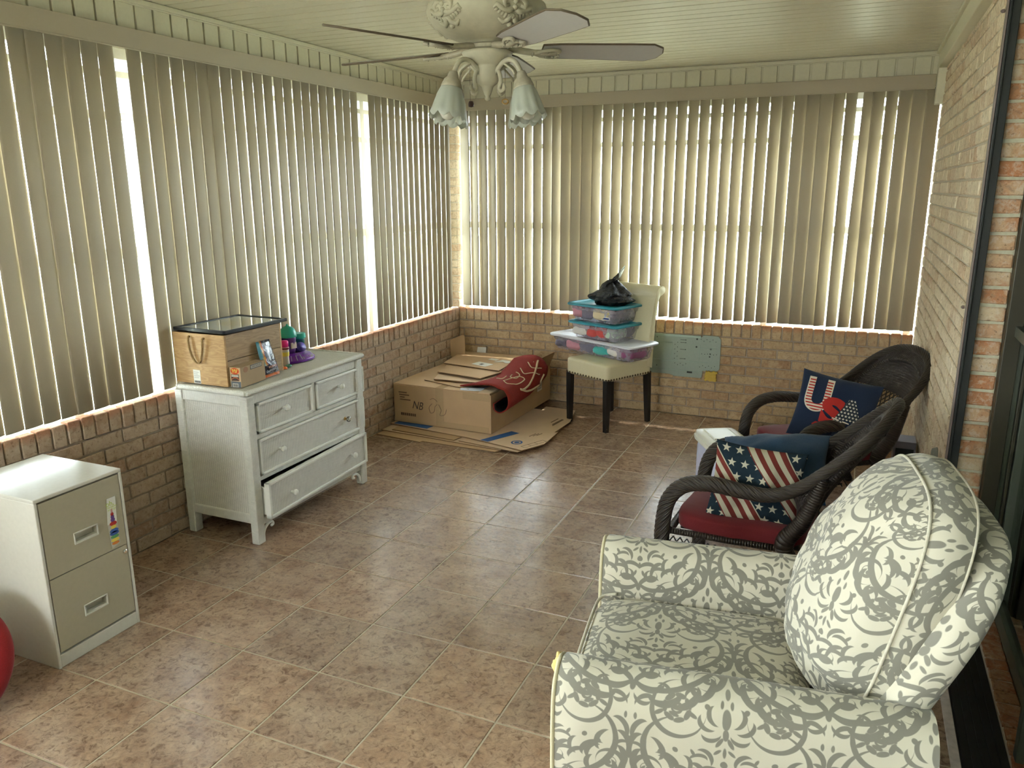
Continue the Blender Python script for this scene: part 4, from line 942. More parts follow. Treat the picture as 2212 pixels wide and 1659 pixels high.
for k, (a, b) in enumerate(((-.36, -.29), (-.355, -.27), (-.35, -.31), (-.35, -.26))): mb.b2(a, b, -by - .0008, -by, .225 - k * .018, .233 - k * .018)
mb.build('print', PRN, bb)
mb = MB(); mb.b2(bx, bx + .001, .27, .36, .12, .26, 0)
for k in range(5): mb.b2(bx + .001, bx + .0015, .285, .345, .135 + k * .022, .145 + k * .022, 1)
mb.build('shipping_label', [PAPER, plain('grey_print', (.45, .45, .44), .7)], bb)
ZB = .032 + bh + .009
G2 = 'flattened boxes on top of the big carton'
def sheet3(label, pts, th, mat, group=G2, extra=None):
    """pts: world outline points with z, approx planar"""
    mb = MB(); n = len(pts); 
    for p in pts: mb.v.append(Vector(p))
    for p in pts: mb.v.append(Vector(p) + Vector((0, 0, th)))
    mb.face(list(range(n))[::-1], [(p[0], p[1]) for p in pts][::-1]); mb.face(list(range(n, 2 * n)), [(p[0], p[1]) for p in pts])
    for i in range(n): j = (i + 1) % n; mb.face([i, j, n + j, n + i])
    mb.mi = [0, 0] + [1] * n; o = mb.build('flattened_box', [mat, CEDGE], None); tag(o, label, 'flattened box', group); return o
sheet3('lowest small flattened box on the big carton, front corner pointing left', [(.19, 2.93, ZB), (.62, 2.80, ZB), (.66, 2.86, ZB), (.66, 3.4, ZB), (.25, 3.4, ZB)], .005, CARD)
sheet3('middle flattened box on the big carton with a strip of tape at its right end', [(.27, 2.93, ZB + .012), (.80, 2.95, ZB + .016), (.79, 3.25, ZB + .016), (.75, 3.62, ZB + .012), (.15, 3.62, ZB + .006), (.12, 3.42, ZB + .006)], .007, CARD2)
sheet3('flattened box with folded front edge lying on the middle one of the top stack', [(.21, 3.10, ZB + .026), (.62, 3.00, ZB + .034), (.72, 3.42, ZB + .034), (.70, 3.55, ZB + .030), (.16, 3.42, ZB + .026)], .006, CARD)
s9 = sheet3('topmost flattened box with two white shipping labels and torn paper', [(.12, 3.36, ZB + .036), (.66, 3.24, ZB + .044), (.62, 3.84, ZB + .040), (.045, 3.84, ZB + .034)], .006, CARD)
mb = MB(); z = ZB + .0485
mb.prism([(.36, 3.38), (.50, 3.33), (.53, 3.43), (.38, 3.48)], z, z + .0008, 0); mb.prism([(.41, 3.58), (.49, 3.56), (.50, 3.61), (.42, 3.63)], z, z + .0008, 0); mb.prism([(.50, 3.50), (.56, 3.54), (.60, 3.50), (.64, 3.53), (.60, 3.58), (.53, 3.60)], z, z + .003, 0)
mb.prism([(.42, 3.385), (.45, 3.375), (.46, 3.41), (.43, 3.42)], z + .0008, z + .001, 1); mb.build('label', [PAPER, BLKI], s9)
o = MB(); o.prism([(0, 0), (.105, .012), (.10, .19), (.085, .205), (-.03, .155), (-.02, .02)], -.002, .003, 0, 'Y'); o = o.build('carton_flap', CARD, None); o.location = (.030, 3.70, ZB + .002); o.rotation_euler = (radians(-6), 0, radians(8)); tag(o, 'upright brown cardboard flap standing in the corner behind the stack', 'cardboard piece')
o = MB(); o.prism([(0, 0), (.085, -.004), (.088, .078), (.008, .075)], -.0005, .0005, 0, 'Y'); o = o.build('paper_card', PAPER, None); o.location = (.18, 3.838, ZB + .012); o.rotation_euler = (radians(-8), 0, 0); tag(o, 'small blank white card standing up at the back of the cardboard stack', 'card')
mb = MB(); mb.grid([[(.02, -.075, -.012), (.13, -.060, -.012), (.165, -.02, -.002)], [(0, -.03, .001), (.10, -.02, .003), (.17, .03, .004)], [(.07, .03, .004), (.14, .05, .005), (.185, .095, .006)]])
o = mb.build('torn_paper', plain('bluish_paper', (.66, .70, .80), .6), None, smooth=True); md = o.modifiers.new('t', 'SOLIDIFY'); md.thickness = .0008; o.location = (.555, 2.835, ZB + .004); tag(o, 'torn white paper hanging over the front edge of the big carton', 'paper')

# red doormat, rolled over the side of the carton
def mat_mat():
    m, nt, b, out = new_mat('red_coir'); N = NT(nt); v = N.coord(); n = N.noise(v, 160, 3); 
    c = N.mix(n, (.15, .008, .005, 1), (.33, .026, .013, 1)); N.l(c, b.inputs['Base Color']); b.inputs['Roughness'].default_value = 1; N.l(N.bump(n, .9, .006), b.inputs['Normal']); return m
dm = thing('doormat', 'red doormat with cream lettering, draped and curled over the side of the big carton', 'doormat', (0, 0, 0))
prof = catmull([(.665, 0, .004), (.70, 0, .016), (.76, 0, .034), (.84, 0, .040), (.905, 0, .010), (.935, 0, -.05), (.925, 0, -.105), (.885, 0, -.130), (.850, 0, -.115), (.848, 0, -.07)], 5)
mb = MB(); rows = []
for p in prof:
    i = prof.index(p) / len(prof); r = []
    for k in range(17):
        t = k / 16; y = 2.84 + .62 * t; lift = .11 * max(0, t - .55) ** 1.2 * 2.2 * (1 if i < .55 else max(0, 1 - (i - .55) * 3)); sl = 1 - .30 * t if i > .5 else 1
        zz = ZB + .004 + p.z * (1 if i < .45 else sl) + lift; xx = p.x - (.10 * (1 - t) ** 3 * max(0, 1 - i * 3)) + (-.03 + .06 * t) + (.03 * (1 - t) if i > .4 else 0); r.append((xx, y - .10 * i * (1 - t), zz))
    rows.append(r)
mb.grid(rows); o = mb.build('pile', mat_mat(), dm, smooth=True); o.data.materials.append(plain('black_rubber', (.012, .013, .015), .35)); md = o.modifiers.new('t', 'SOLIDIFY'); md.thickness = .009; md.offset = 1; md.material_offset = 1
mb = MB(); rows2 = [[(Vector(q) ) for q in r] for r in rows[26:]]
mb.grid(rows2); 
LM = plain('cream_pile', (.60, .45, .28), .95, grain=.3, gscale=200)
def mat_pt(u, v):
    i = max(0, min(len(rows) - 1.001, u * (len(rows) - 1))); j = max(0, min(15.999, v * 16)); a, b = int(i), int(j); fu, fv = i - a, j - b
    P = lambda x, y: Vector(rows[x][y]); p = P(a, b).lerp(P(a + 1, b), fu).lerp(P(a, b + 1).lerp(P(a + 1, b + 1), fu), fv)
    nrm = (P(a + 1, b) - P(a, b)).cross(P(a, b + 1) - P(a, b)).normalized()
    return p, nrm
def stroke(mb, uv, r=.006):
    pts = []
    for q in catmull([(a, b, 0) for a, b in uv], 7):
        p, nn = mat_pt(q.x, q.y)
        if nn.z < 0 and q.x < .5: nn = -nn
        pts.append(p + nn * MSIGN * .0095)
    mb.tube(pts, r, 5)
MSIGN = 1
mb = MB()
for uvs in ([(.30, .50), (.33, .40), (.38, .42), (.36, .55), (.30, .60)], [(.34, .22), (.40, .20), (.44, .34), (.42, .52), (.37, .50), (.35, .34), (.34, .22)], [(.30, .70), (.38, .62), (.44, .72), (.52, .80)], [(.32, .84), (.40, .78), (.48, .88)], [(.24, .3), (.30, .28), (.28, .42)]):
    stroke(mb, uvs, .0045)
for uvs in ([(.40, .93), (.47, .66), (.52, .40), (.50, .30)], [(.50, .30), (.56, .42), (.60, .60), (.66, .78)], [(.58, .88), (.62, .8), (.68, .84)]): stroke(mb, uvs, .0085)
mb.build('lettering', LM, dm, smooth=True)

# ------------------------------------------------------------------ upholstered side chair with storage bins
LEATH = plain('cream_leather', (.62, .56, .36), .38, grain=.05, gscale=90); EBON = plain('worn_black_wood', (.012, .011, .010), .35); STUD = plain('antique_nailhead', (.10, .065, .03), .35, .8)
def worn():
    m, nt, b, out = new_mat('chipped_black_wood'); N = NT(nt); n = N.noise(N.coord(), 45, 5, .75); k = N.ramp(n, [(.665, (0, 0, 0)), (.69, (1, 1, 1))])
    N.l(N.mix(k, (.012, .011, .010, 1), (.45, .40, .30, 1)), b.inputs['Base Color']); b.inputs['Roughness'].default_value = .35; return m
EBW = worn()
pc = thing('side_chair', 'cream leather side chair with nailhead trim and black legs, stacked with storage bins', 'chair', (1.451, 3.478, 0), radians(-27.4))
hw, hd = .215, .235
mb = rbox((hw * 2, hd * 2, .125), 12, 16, (0, 0, .06), (0, 0, .437)); mb.build('seat', LEATH, pc, smooth=True, merge=.0005)
mb = MB()
for sx in (-1, 1):
    for k in range(17): mb.lathe([(.0082, 0), (.0068, .0035), (.0, .0055)], 8).xf(T((sx * (hw - .001), -hd + .012 + k * .0278, .391)) @ RY(90 * sx), len(mb.v) - 24)
for k in range(15): mb.lathe([(.0082, 0), (.0068, .0035), (.0, .0055)], 8).xf(T((-hw + .014 + k * .0287, -hd + .001, .391)) @ RX(90), len(mb.v) - 24)
mb.build('nailhead_trim', STUD, pc, smooth=True)
for sx, sy, m_ in ((-1, -1, EBON), (1, -1, EBW), (-1, 1, EBON), (1, 1, EBON)):
    mb = MB(); x, y = sx * .190, sy * .212; rows = []
    for z, w, oy in ((0, .016, 0), (.1, .0185, 0), (.25, .021, 0), (.385, .022, 0)):
        yy = y + (.0 if sy < 0 else (.385 - z) * .06); rows.append([(x + a * w, yy + b * w, z) for a, b in ((-1, -1), (1, -1), (1, 1), (-1, 1))])
    mb.grid(rows, cj=True); mb.face([0, 1, 2, 3]); mb.face([12, 13, 14, 15]); mb.build('leg', m_, pc, bevel=.003)
mb = MB(); mb.prism([(-.17, .385), (.17, .385), (.17, .365), (.06, .350), (.0, .325), (-.06, .350), (-.17, .365)], .05, .06, 0, 'Y'); mb.build('seat_webbing', plain('black_webbing', (.01, .01, .01), .9), pc)
mb = MB(); rows = []
prf = catmull([(.175, .44), (.185, .60), (.215, .80), (.255, .96), (.300, 1.015), (.345, 1.010), (.352, .975), (.325, .955), (.290, .93), (.262, .80), (.240, .60), (.232, .42)], 5)
for sx in (-hw, -hw + .004, hw - .004, hw): 
    e = .004 if abs(sx) == hw else 0; c = Vector((.25, .75)); rows.append([(sx, p.x + (e if p.x < .25 else -e), p.y) for p in catmull([(a, b, 0) for a, b in [(.175, .44), (.185, .60), (.215, .80), (.255, .96), (.300, 1.015), (.345, 1.010), (.352, .975), (.325, .955), (.290, .93), (.262, .80), (.240, .60), (.232, .42)]], 5)])
mb.grid(rows, cj=True); n_ = len(rows[0]); mb.face(list(range(n_))); mb.face(list(range(3 * n_, 4 * n_))); mb.build('backrest', LEATH, pc, auto=50)

TEALLID = plain('teal_lid', (.025, .25, .33), .35); WLID = plain('white_lid', (.66, .67, .72), .35)
TUB = clear_plastic('clear_tub_plastic', (.68, .62, .70), .34)
FAB = [cloth_mat(n_, a, b) for n_, a, b in (('pink_cloth', (.55, .22, .30), (.70, .38, .42)), ('white_cloth', (.66, .62, .58), (.78, .75, .70)), ('red_cloth', (.50, .06, .06), (.62, .12, .10)), ('teal_cloth', (.05, .38, .36), (.12, .50, .46)), ('grey_cloth', (.14, .13, .17), (.24, .22, .28)), ('mint_cloth', (.38, .52, .40), (.50, .62, .48)), ('cream_cloth', (.62, .50, .30), (.74, .62, .42)), ('plum_cloth', (.20, .06, .14), (.32, .12, .22)))]
def bin_(name, label, loc, rz, L, D, H, lidmat, cols, lab, seed, taper=.035):
    b = thing('storage_bin', label, 'storage bin', loc, rz); r = random.Random(seed)
    def ring(l, d, z, rad=.035, n=5):
        P = []
        for cx_, cy_, a0 in ((l - rad, d - rad, 0), (-l + rad, d - rad, 90), (-l + rad, -d + rad, 180), (l - rad, -d + rad, 270)):
            for k in range(n + 1): a = radians(a0 + 90 * k / n); P.append((cx_ + rad * cos(a), cy_ + rad * sin(a), z))
        return P
    l, d = L / 2 - .014, D / 2 - .014; hb = H - .012
    mb = MB(); rows = [ring(l - taper, d - taper, 0), ring(l - taper + .006, d - taper + .006, .008), ring(l - taper * .55, d - taper * .55, hb * .62), ring(l - taper * .35, d - taper * .35, hb * .66), ring(l - .004, d - .004, hb)]
    mb.grid(rows, cj=True); mb.face(list(range(24))[::-1]); mb.build('tub', TUB, b, auto=40)
    mb = MB(); Lr = [ring(L / 2 - .006, D / 2 - .006, H - .020, .04), ring(L / 2, D / 2, H - .016, .04), ring(L / 2, D / 2, H - .006, .04), ring(L / 2 - .008, D / 2 - .008, H, .04), ring(L / 2 - .030, D / 2 - .030, H, .03), ring(L / 2 - .036, D / 2 - .036, H - .005, .03)]
    mb.grid(Lr, cj=True, flip=True); mb.face(list(range(5 * 24, 6 * 24))); mb.face(list(range(24))[::-1]); mb.build('lid', lidmat, b, auto=35)
    # folded clothes inside, each a crumpled lump
    for k, (fx, fy, sx, sy, sz, mi) in enumerate(cols):
        mb = rbox((sx, sy, sz), 8, 3.0)
        for i in range(len(mb.v)):
            p = mb.v[i]; w = noise.noise(p * 22 + Vector((seed * 3.1, k * 1.7, 0))); mb.v[i] = p * (1 + .16 * w)
        o = mb.build('clothes', FAB[mi], b, smooth=True, merge=.0005); o.location = (fx, fy, .008 + sz * .56); o['label'] = ['pink', 'white', 'red', 'teal', 'grey', 'mint', 'cream', 'plum'][mi] + ' clothes seen through the tub'
    if lab:
        lx, lw, lh, face = lab; mb = MB(); yy = -(d - taper * .75) - .0055
        mb.b2(lx - lw / 2, lx + lw / 2, yy - .001, yy, .018, .018 + lh, 0); mb.b2(lx - lw / 2 + .004, lx + lw / 2 - .004, yy - .0015, yy - .001, .022, .022 + lh * .2, 1); mb.b2(lx - lw / 2 + .004, lx + lw * .1, yy - .0015, yy - .001, .022 + lh * .3, .010 + lh, 2)
        mb.prism([(lx + lw * .12, .022 + lh * .3), (lx + lw * .42, .022 + lh * .3), (lx + lw * .42, .008 + lh), (lx + lw * .2, .005 + lh)], yy - .0015, yy - .001, 3, 'Y')
        o = mb.build('label', [PAPER, plain('navy_print', (.02, .04, .16), .5), plain('pale_blue_print', (.35, .45, .62), .5), face], b); o.rotation_euler = (radians(-4), 0, 0)
    return b
def off(s, f): return (1.451 + .888 * s - .442 * f, 3.478 - .461 * s - .896 * f)
o1 = off(-.125, -.055); o2 = off(-.100, -.060); o3 = off(-.125, -.070)
bin_('b', 'long shallow clear storage bin with a white lid, lowest on the side chair', (*o1, .5055), radians(-27.4 + 1.5), .845, .335, .120, WLID,
     [(-.32, -.02, .16, .26, .075, 4), (-.18, -.06, .18, .20, .080, 0), (-.02, -.07, .20, .16, .085, 4), (.10, -.08, .18, .14, .075, 3), (.05, .08, .3, .14, .08, 1), (.22, -.05, .16, .18, .085, 1), (.33, -.02, .13, .24, .08, 7), (-.24, .08, .2, .12, .07, 2), (.26, .08, .18, .12, .08, 0)], (.02, .075, .062, plain('photo_tan', (.55, .42, .32), .5)), 2)
bin_('b', 'clear storage bin with a teal lid, sandwiched between two other bins', (*o2, .627), radians(-27.4 + 5), .485, .345, .125, TEALLID,
     [(-.14, -.09, .16, .12, .085, 1), (-.15, .03, .15, .15, .10, 0), (-.02, -.09, .12, .12, .08, 2), (.06, -.08, .13, .12, .085, 2), (.14, -.05, .10, .18, .09, 5), (.13, .08, .12, .12, .09, 4), (0, .07, .16, .12, .095, 0)], None, 5)
bin_('b', 'clear storage bin with a teal lid, topmost of the stack, under the black bag', (*o3, .753), radians(-27.4 + 5), .485, .340, .130, TEALLID,
     [(-.15, -.06, .13, .18, .10, 0), (-.05, -.10, .13, .10, .09, 4), (.06, -.09, .15, .11, .095, 6), (.15, -.03, .11, .20, .09, 4), (-.02, .06, .22, .14, .10, 7), (.14, .09, .11, .10, .09, 1)], (.115, .085, .068, YELI), 9)
mb = MB(); rows = []; n = 40
for i in range(25):
    t = i / 24; z = .155 * t; R0 = .138 * (1 - t ** 3) ** .5 * (.84 + .30 * sin(pi * min(1, t * 1.4)))
    row = []
    for k in range(n):
        a = 2 * pi * k / n; w = 1 + .20 * abs(noise.noise(Vector((cos(a) * 2.2, sin(a) * 2.2, t * 3.0 + 4)))) * 2.2 - .18 + .05 * noise.noise(Vector((cos(a) * 7, sin(a) * 7, t * 8)))
        row.append(Vector((R0 * 1.02 * w * cos(a) - .0, R0 * .82 * w * sin(a), z * (1 + .22 * noise.noise(Vector((cos(a) * 1.5 + 3, sin(a) * 1.5, 2)))))))
    rows.append(row)
mb.grid(rows, cj=True)
horn = catmull([(-.03, 0, .09), (-.01, 0, .135), (.035, .0, .175), (.070, 0, .225), (.098, 0, .268)], 6)
rw = []
for i, p in enumerate(horn):
    t = i / (len(horn) - 1); r = .085 * (1 - t) ** .8 + .002; row = []
    for k in range(16):
        a = 2 * pi * k / 16; f = 1 + .35 * cos(5 * a + t * 3) * (.3 + .7 * t); row.append(p + Vector((r * .55 * cos(a) * f * .8, r * .7 * sin(a) * f, r * .7 * cos(a) * f)))
    rw.append(row)
mb.grid(rw, cj=True)
bagm, nt_, b_, out_ = new_mat('black_bag_film'); N_ = NT(nt_); b_.inputs['Base Color'].default_value = (.006, .006, .007, 1); b_.inputs['Roughness'].default_value = .16
N_.l(N_.bump(N_.noise(N_.coord(), 26, 5, .6, 2.2), .85, .02), b_.inputs['Normal'])
o = mb.build('trash_bag', bagm, None, smooth=True); o.location = (o3[0] + .062, o3[1] - .028, .880); o.scale = (1.1, 1.1, 1.08); o.rotation_euler = (0, 0, radians(-20)); tag(o, 'crumpled glossy black plastic bag on the topmost teal-lidded bin', 'plastic bag')

# ------------------------------------------------------------------ metal plate and foam on the back wall
GALV = plain('galvanized_green', (.24, .28, .23), .45, .35); HOLE = plain('punched_hole', (.03, .03, .025), .8)
mp = thing('mounting_plate', 'punched pale green metal mounting plate hung low on the back brick wall', 'metal plate', (0, YB - .006, 0))
mb = MB(); mb.prism([(1.40, .318), (1.82, .318), (1.86, .305), (2.055, .305), (2.068, .312), (2.072, .362), (2.180, .368), (2.198, .385), (2.198, .612), (2.178, .634), (2.065, .640), (2.055, .622), (1.40, .622)], -.004, 0, 0, 'Y')
mb.build('plate', GALV, mp, bevel=.0015)
mb = MB(); mb.b2(1.40, 2.050, -.014, -.004, .614, .632, 0); mb.b2(1.40, 2.055, -.008, -.004, .352, .358, 0); mb.b2(1.40, 2.11, -.007, -.004, .424, .430, 0); mb.b2(2.04, 2.046, -.007, -.004, .45, .56, 0); mb.b2(2.046, 2.17, -.007, -.004, .536, .541, 0); mb.b2(1.83, 1.836, -.007, -.004, .44, .57, 0); mb.b2(1.62, 1.83, -.007, -.004, .565, .570, 0)
mb.build('stamped_rib', plain('galvanized_rib', (.25, .31, .25), .4, .5), mp, bevel=.001)  # ribs a slightly greener metal tone than the plate
mb = MB(); r = random.Random(4)
def hole(x, z, q=.003): mb.prism([(x + q * cos(k * pi / 4), z + q * sin(k * pi / 4)) for k in range(8)], -.0052, -.004, 0, 'Y')
for k in range(8): hole(1.855 + (k % 2) * .02, .445 + k * .018)
for k in range(6): hole(2.05 + k * .022, .606 - (k % 2) * .014); hole(2.06 + k * .022, .500 + r.uniform(-.008, .004)); hole(2.05 + k * .022, .392 + (k % 2) * .012)
for k in range(5): hole(1.86 + k * .021, .408 - (k % 2) * .012)
for x, z, q in ((2.02, .605, .007), (2.018, .545, .007), (2.126, .536, .008), (2.122, .498, .005), (2.12, .476, .006), (1.69, .60, .005), (1.715, .602, .004), (1.72, .38, .004)): hole(x, z, q)
for z in (.592, .572, .518, .446): mb.b2(1.895, 1.932, -.0052, -.004, z - .0015, z + .0015); hole(1.936, z, .004)
mb.b2(1.955, 1.995, -.0056, -.004, .338, .352)
mb.build('punched_holes', HOLE, mp)
mb = MB(); r = random.Random(8); pts = [(2.108 + .045 * (1 + .16 * r.uniform(-1, 1)) * max(-1, min(1, 1.35 * cos(a))), .330 + .036 * (1 + .2 * r.uniform(-1, 1)) * max(-1, min(1, 1.35 * sin(a)))) for a in [2 * pi * k / 30 for k in range(30)]]
mb.prism(pts, -.022, 0, 0, 'Y'); o = mb.build('foam_patch', plain('yellow_foam', (.55, .38, .07), .95, grain=.25, gscale=40), None, bevel=.006); o.location = (.03, YB - .006, -.0); tag(o, 'ragged yellow foam patch on the brick below the right end of the metal plate', 'foam')

# ------------------------------------------------------------------ wicker armchairs
WK = wrap_mat('dark_wicker_wrap', (.034, .024, .016), .011, .9, 0, .35, .42, .5); WKS = wrap_mat('dark_wicker_strand', (.050, .038, .026), .0062, .8, 1, .30, .42, .45)
WKW = weave_mat('dark_wicker_weave', (.050, .037, .030), .014, .0065, .9, dark=.15, rough=.42, spec=.5, vary=.1)
def wicker_chair(label, loc, th, H_=.871):
    W_, D_ = .292, .989
    c = thing('wicker_chair', label, 'armchair', loc, th, None)
    def L(f, s, z): return Vector((f * D_, s * W_ / .30, z * H_))
    half = [(.37, .28, 0), (.375, .295, .20), (.37, .305, .38), (.345, .31, .50), (.28, .31, .575), (.18, .308, .600), (.05, .303, .592), (-.06, .298, .592), (-.16, .292, .640), (-.25, .282, .725), (-.335, .262, .815), (-.405, .215, .893), (-.448, .125, .950), (-.462, 0, .970)]
    full = [L(*p) for p in half] + [L(p[0], -p[1], p[2]) for p in half[:-1][::-1]]
    path = catmull(full, 7); n = len(path); R = []; RB = .0335
    for i in range(n):
        t = abs(i / (n - 1) - .5) * 2; R.append(RB - .010 * max(0, min(1, 2.0 - t * 3.4)))
    mb = MB(); rope(mb, path, R, 9, .27, .20, 7, core=True, step=.012); mb.build('braided_rim', WKS, c, smooth=True)
    # bent rail under the rim of the back, wrapped
    inner = [(-.12, .262, .36), (-.20, .262, .56), (-.285, .248, .70), (-.365, .205, .815), (-.405, .120, .880), (-.418, 0, .900)]
    ins = catmull([L(*p) for p in inner] + [L(p[0], -p[1], p[2]) for p in inner[:-1][::-1]], 7)
    # woven back panel between the left and right inner curve
    hn = len(ins) // 2; rows = []
    for k in range(hn + 1):
        a, b = ins[k], ins[len(ins) - 1 - k]; row = []
        for j in range(15):
            t = j / 14; q = a.lerp(b, t); bow = -.055 * (1 - (2 * t - 1) ** 2) * min(1, (hn - k) / hn * 2.2); q = q + Vector((bow, 0, 0)); row.append(q)
        rows.append(row)
    mb = MB(); k0 = int(hn * .42); mb.grid(rows[k0:]); o = mb.build('woven_back', WKW, c, smooth=True, merge=.0002); md = o.modifiers.new('t', 'SOLIDIFY'); md.thickness = .008
    # open lattice lower down
    mb = MB()
    for s_ in (-1, 1):
        for j in range(-6, 20):
            pts = []
            for i in range(k0 + 1):
                u = j / 14 * 1.0 + s_ * (i / max(1, k0)) * .42
                if 0 <= u <= 1:
                    x = u * 14; a = min(13, int(x)); pts.append(rows[i][a].lerp(rows[i][a + 1], x - a))
            if len(pts) > 2: mb.tube(pts, .0034, 5)
    mb.build('lattice_back', WKS, c, smooth=True)
    mb = MB(); mb.tube(ins, .013, 10); mb.build('inner_rim', WK, c, smooth=True)
    # band of weave between rim and inner rim
    mb = MB(); m_ = 40; r1 = []; lo, hi = int(n * .30), int(n * .70)
    for k in range(m_ + 1):
        A = path[lo + int((hi - lo) * k / m_)]; B = ins[int((len(ins) - 1) * (k / m_ * .86 + .07))]; r1.append([A.lerp(B, t / 4) + Vector((-.014 * sin(pi * t / 4), 0, .008 * sin(pi * t / 4))) for t in range(5)])
    mb.grid(r1); o = mb.build('woven_band', WKW, c, smooth=True); md = o.modifiers.new('t', 'SOLIDIFY'); md.thickness = .010
    # seat, skirts, legs, posts
    mb = MB(); mb.prism([L(.31, -.25, 0)[:2], L(.31, .25, 0)[:2], L(-.18, .235, 0)[:2], L(-.18, -.235, 0)[:2]], .305, .325); mb.build('seat', WKW, c, bevel=.004)
    fr = catmull([L(.345, .285, .33), L(.36, 0, .33), L(.345, -.285, .33)], 8); mb = MB(); mb.tube(fr, .017, 10); mb.build('front_rail', WK, c, smooth=True)
    for s_ in (-1, 1):
        mb = MB(); mb.tube([L(.35, s_ * .285, .33), L(.1, s_ * .275, .335), L(-.16, s_ * .262, .345)], .014, 10); mb.build('side_rail', WK, c, smooth=True)
        mb = MB(); P = catmull([L(-.30, s_ * .25, 0), L(-.22, s_ * .262, .18), L(-.125, s_ * .275, .36), L(-.19, s_ * .285, .50), L(-.25, s_ * .280, .70)], 6); mb.tube(P, [.024 + .014 * max(0, 1 - abs(i / (len(P) - 1) - .5) * 2.0) for i in range(len(P))], 12); mb.build('back_post', WK, c, smooth=True)
        mb = MB()
        for k in range(9):
            for d in (-1, 1): mb.tube([L(.33 - k * .03, s_ * .275, .30), L(.33 - k * .03 - d * .06, s_ * .275, .20)], .003, 5)
        mb.tube([L(.35, s_ * .275, .195), L(.06, s_ * .27, .215)], .006, 6); mb.build('lattice_skirt', WKS, c, smooth=True)
    return c, L
def red_cushion(label, loc, th, L, seed):
    mb = MB(); mb = rbox((.52, .53, .088), 12, 6.5, (0, 0, .22))
    for i in range(len(mb.v)):
        p = mb.v[i]; mb.v[i] = Vector((p.x, p.y * (1.02 - .06 * (p.x < 0)), p.z * (1 + .25 * noise.noise(p * 6 + Vector((seed, 0, 0))))))
    o = mb.build('seat_cushion', RED, None, smooth=True, merge=.0005)
    f = L(.075, 0, 0); q = Matrix.Rotation(th, 4, 'Z') @ f; o.location = (loc[0] + q.x, loc[1] + q.y, .325 * L(0, 0, 1).z + .046); o.rotation_euler = (0, 0, th); tag(o, label, 'cushion'); return o
RED = cloth_mat('maroon_canvas', (.135, .014, .018), (.185, .026, .028), 260, wr=.35, wscale=7)
NL, NTH = (2.815, 1.295, 0), 3.031; FL, FTH = (3.02, 2.50, 0), 3.687
c1, L1_ = wicker_chair('dark brown wicker armchair behind the flowered armchair, holding the flag pillow', NL, NTH, .915)
c2, L_ = wicker_chair('dark brown wicker armchair against the right wall, holding the navy USA pillow', FL, FTH)
red_cushion('dark red seat cushion under the stars-and-stripes pillow', NL, NTH, L1_, 1); red_cushion('dark red seat cushion under the navy USA pillow', FL, FTH, L_, 4)

# pillows
def place(o, loc, rx, ry, rz): o.matrix_world = T(loc) @ RZ(rz) @ RY(ry) @ RX(rx)
mb, _ = pillow(.365, .325, .14, wrinkle=.5, seed=2); o = mb.build('throw_pillow', flag_mat(), None, smooth=True, merge=.0004)
place(o, (2.772, 1.150, .520), -16, 4, 2); tag(o, 'square pillow patched with diagonal stripes and navy star blocks', 'pillow')
DEN = cloth_mat('denim_blue', (.018, .045, .095), (.036, .080, .150), 240, wr=.3, wscale=8)
mb, _ = pillow(.47, .40, .23, wrinkle=.3, seed=7); o = mb.build('throw_pillow', DEN, None, smooth=True, merge=.0004)
place(o, (2.81, 1.41, .510), -60, -9, -4); tag(o, 'plain denim blue pillow lying behind the stars-and-stripes pillow', 'pillow')
NAVY = cloth_mat('navy_cloth', (.010, .018, .042), (.020, .032, .065), 260, wr=.3, wscale=8)
up = thing('throw_pillow', 'navy pillow appliqued with the letters USA in red, white and stars', 'pillow', (3.035, 2.24, .585))
up.rotation_euler = (radians(-22), radians(9), radians(-2))
mb, ppos = pillow(.40, .36, .13, wrinkle=.15, seed=3); mb.build('pillow_cover', NAVY, up, smooth=True, merge=.0004)
def onp(off=.0035, dx=0, dz=0):
    def f(p):
        x, z = p.x + dx, p.y + dz; a = max(-.99, min(.99, x / .2)); b = max(-.99, min(.99, z / .18))
        for _ in range(4):
            q = ppos(a, b, -1); a += (x - q.x) / .2; b += (z - q.z) / .18; a = max(-.99, min(.99, a)); b = max(-.99, min(.99, b))
        q = ppos(a, b, -1); return Vector((q.x, q.y - off - p.z, q.z))
    return f
def stripes_mat(name, a, b, per, axis=1):
    m, nt, bb_, out = new_mat(name); N = NT(nt); s = N.sep(N.coord('Object')); k = N.math('GREATER_THAN', N.math('FRACT', N.math('DIVIDE', s[axis], per)), .5); N.l(N.mix(k, C4(a), C4(b)), bb_.inputs['Base Color']); bb_.inputs['Roughness'].default_value = .85; return m
def dots_mat():
    m, nt, bb_, out = new_mat('starry_applique'); N = NT(nt); s = N.sep(N.coord('Object')); d = star_grid(N, s[0], s[2], .017, .0075); k = N.math('LESS_THAN', d, 0); N.l(N.mix(k, (.012, .02, .03, 1), (.70, .66, .55, 1)), bb_.inputs['Base Color']); bb_.inputs['Roughness'].default_value = .85; return m
REDF = plain('red_applique', (.42, .018, .012), .85); CRF = plain('cream_applique', (.66, .60, .48), .85)
I4 = Matrix.Identity(4)
text('letter_u', 'U', .235, CRF, up, I4, .0004, .010, onp(.0022, -.095, .045), sx=.80)
text('letter_u_stripes', 'U', .222, stripes_mat('red_white_stripes', (.42, .03, .02), (.68, .62, .50), .0155, 2), up, I4, .0004, .007, onp(.0034, -.095, .045), sx=.80)
text('letter_s', 'S', .185, REDF, up, I4, .0004, .012, onp(.0046, -.010, -.028), sx=1.15)
text('letter_a', 'A', .180, dots_mat(), up, I4, .0004, .012, onp(.0060, .072, -.016), sx=1.0)
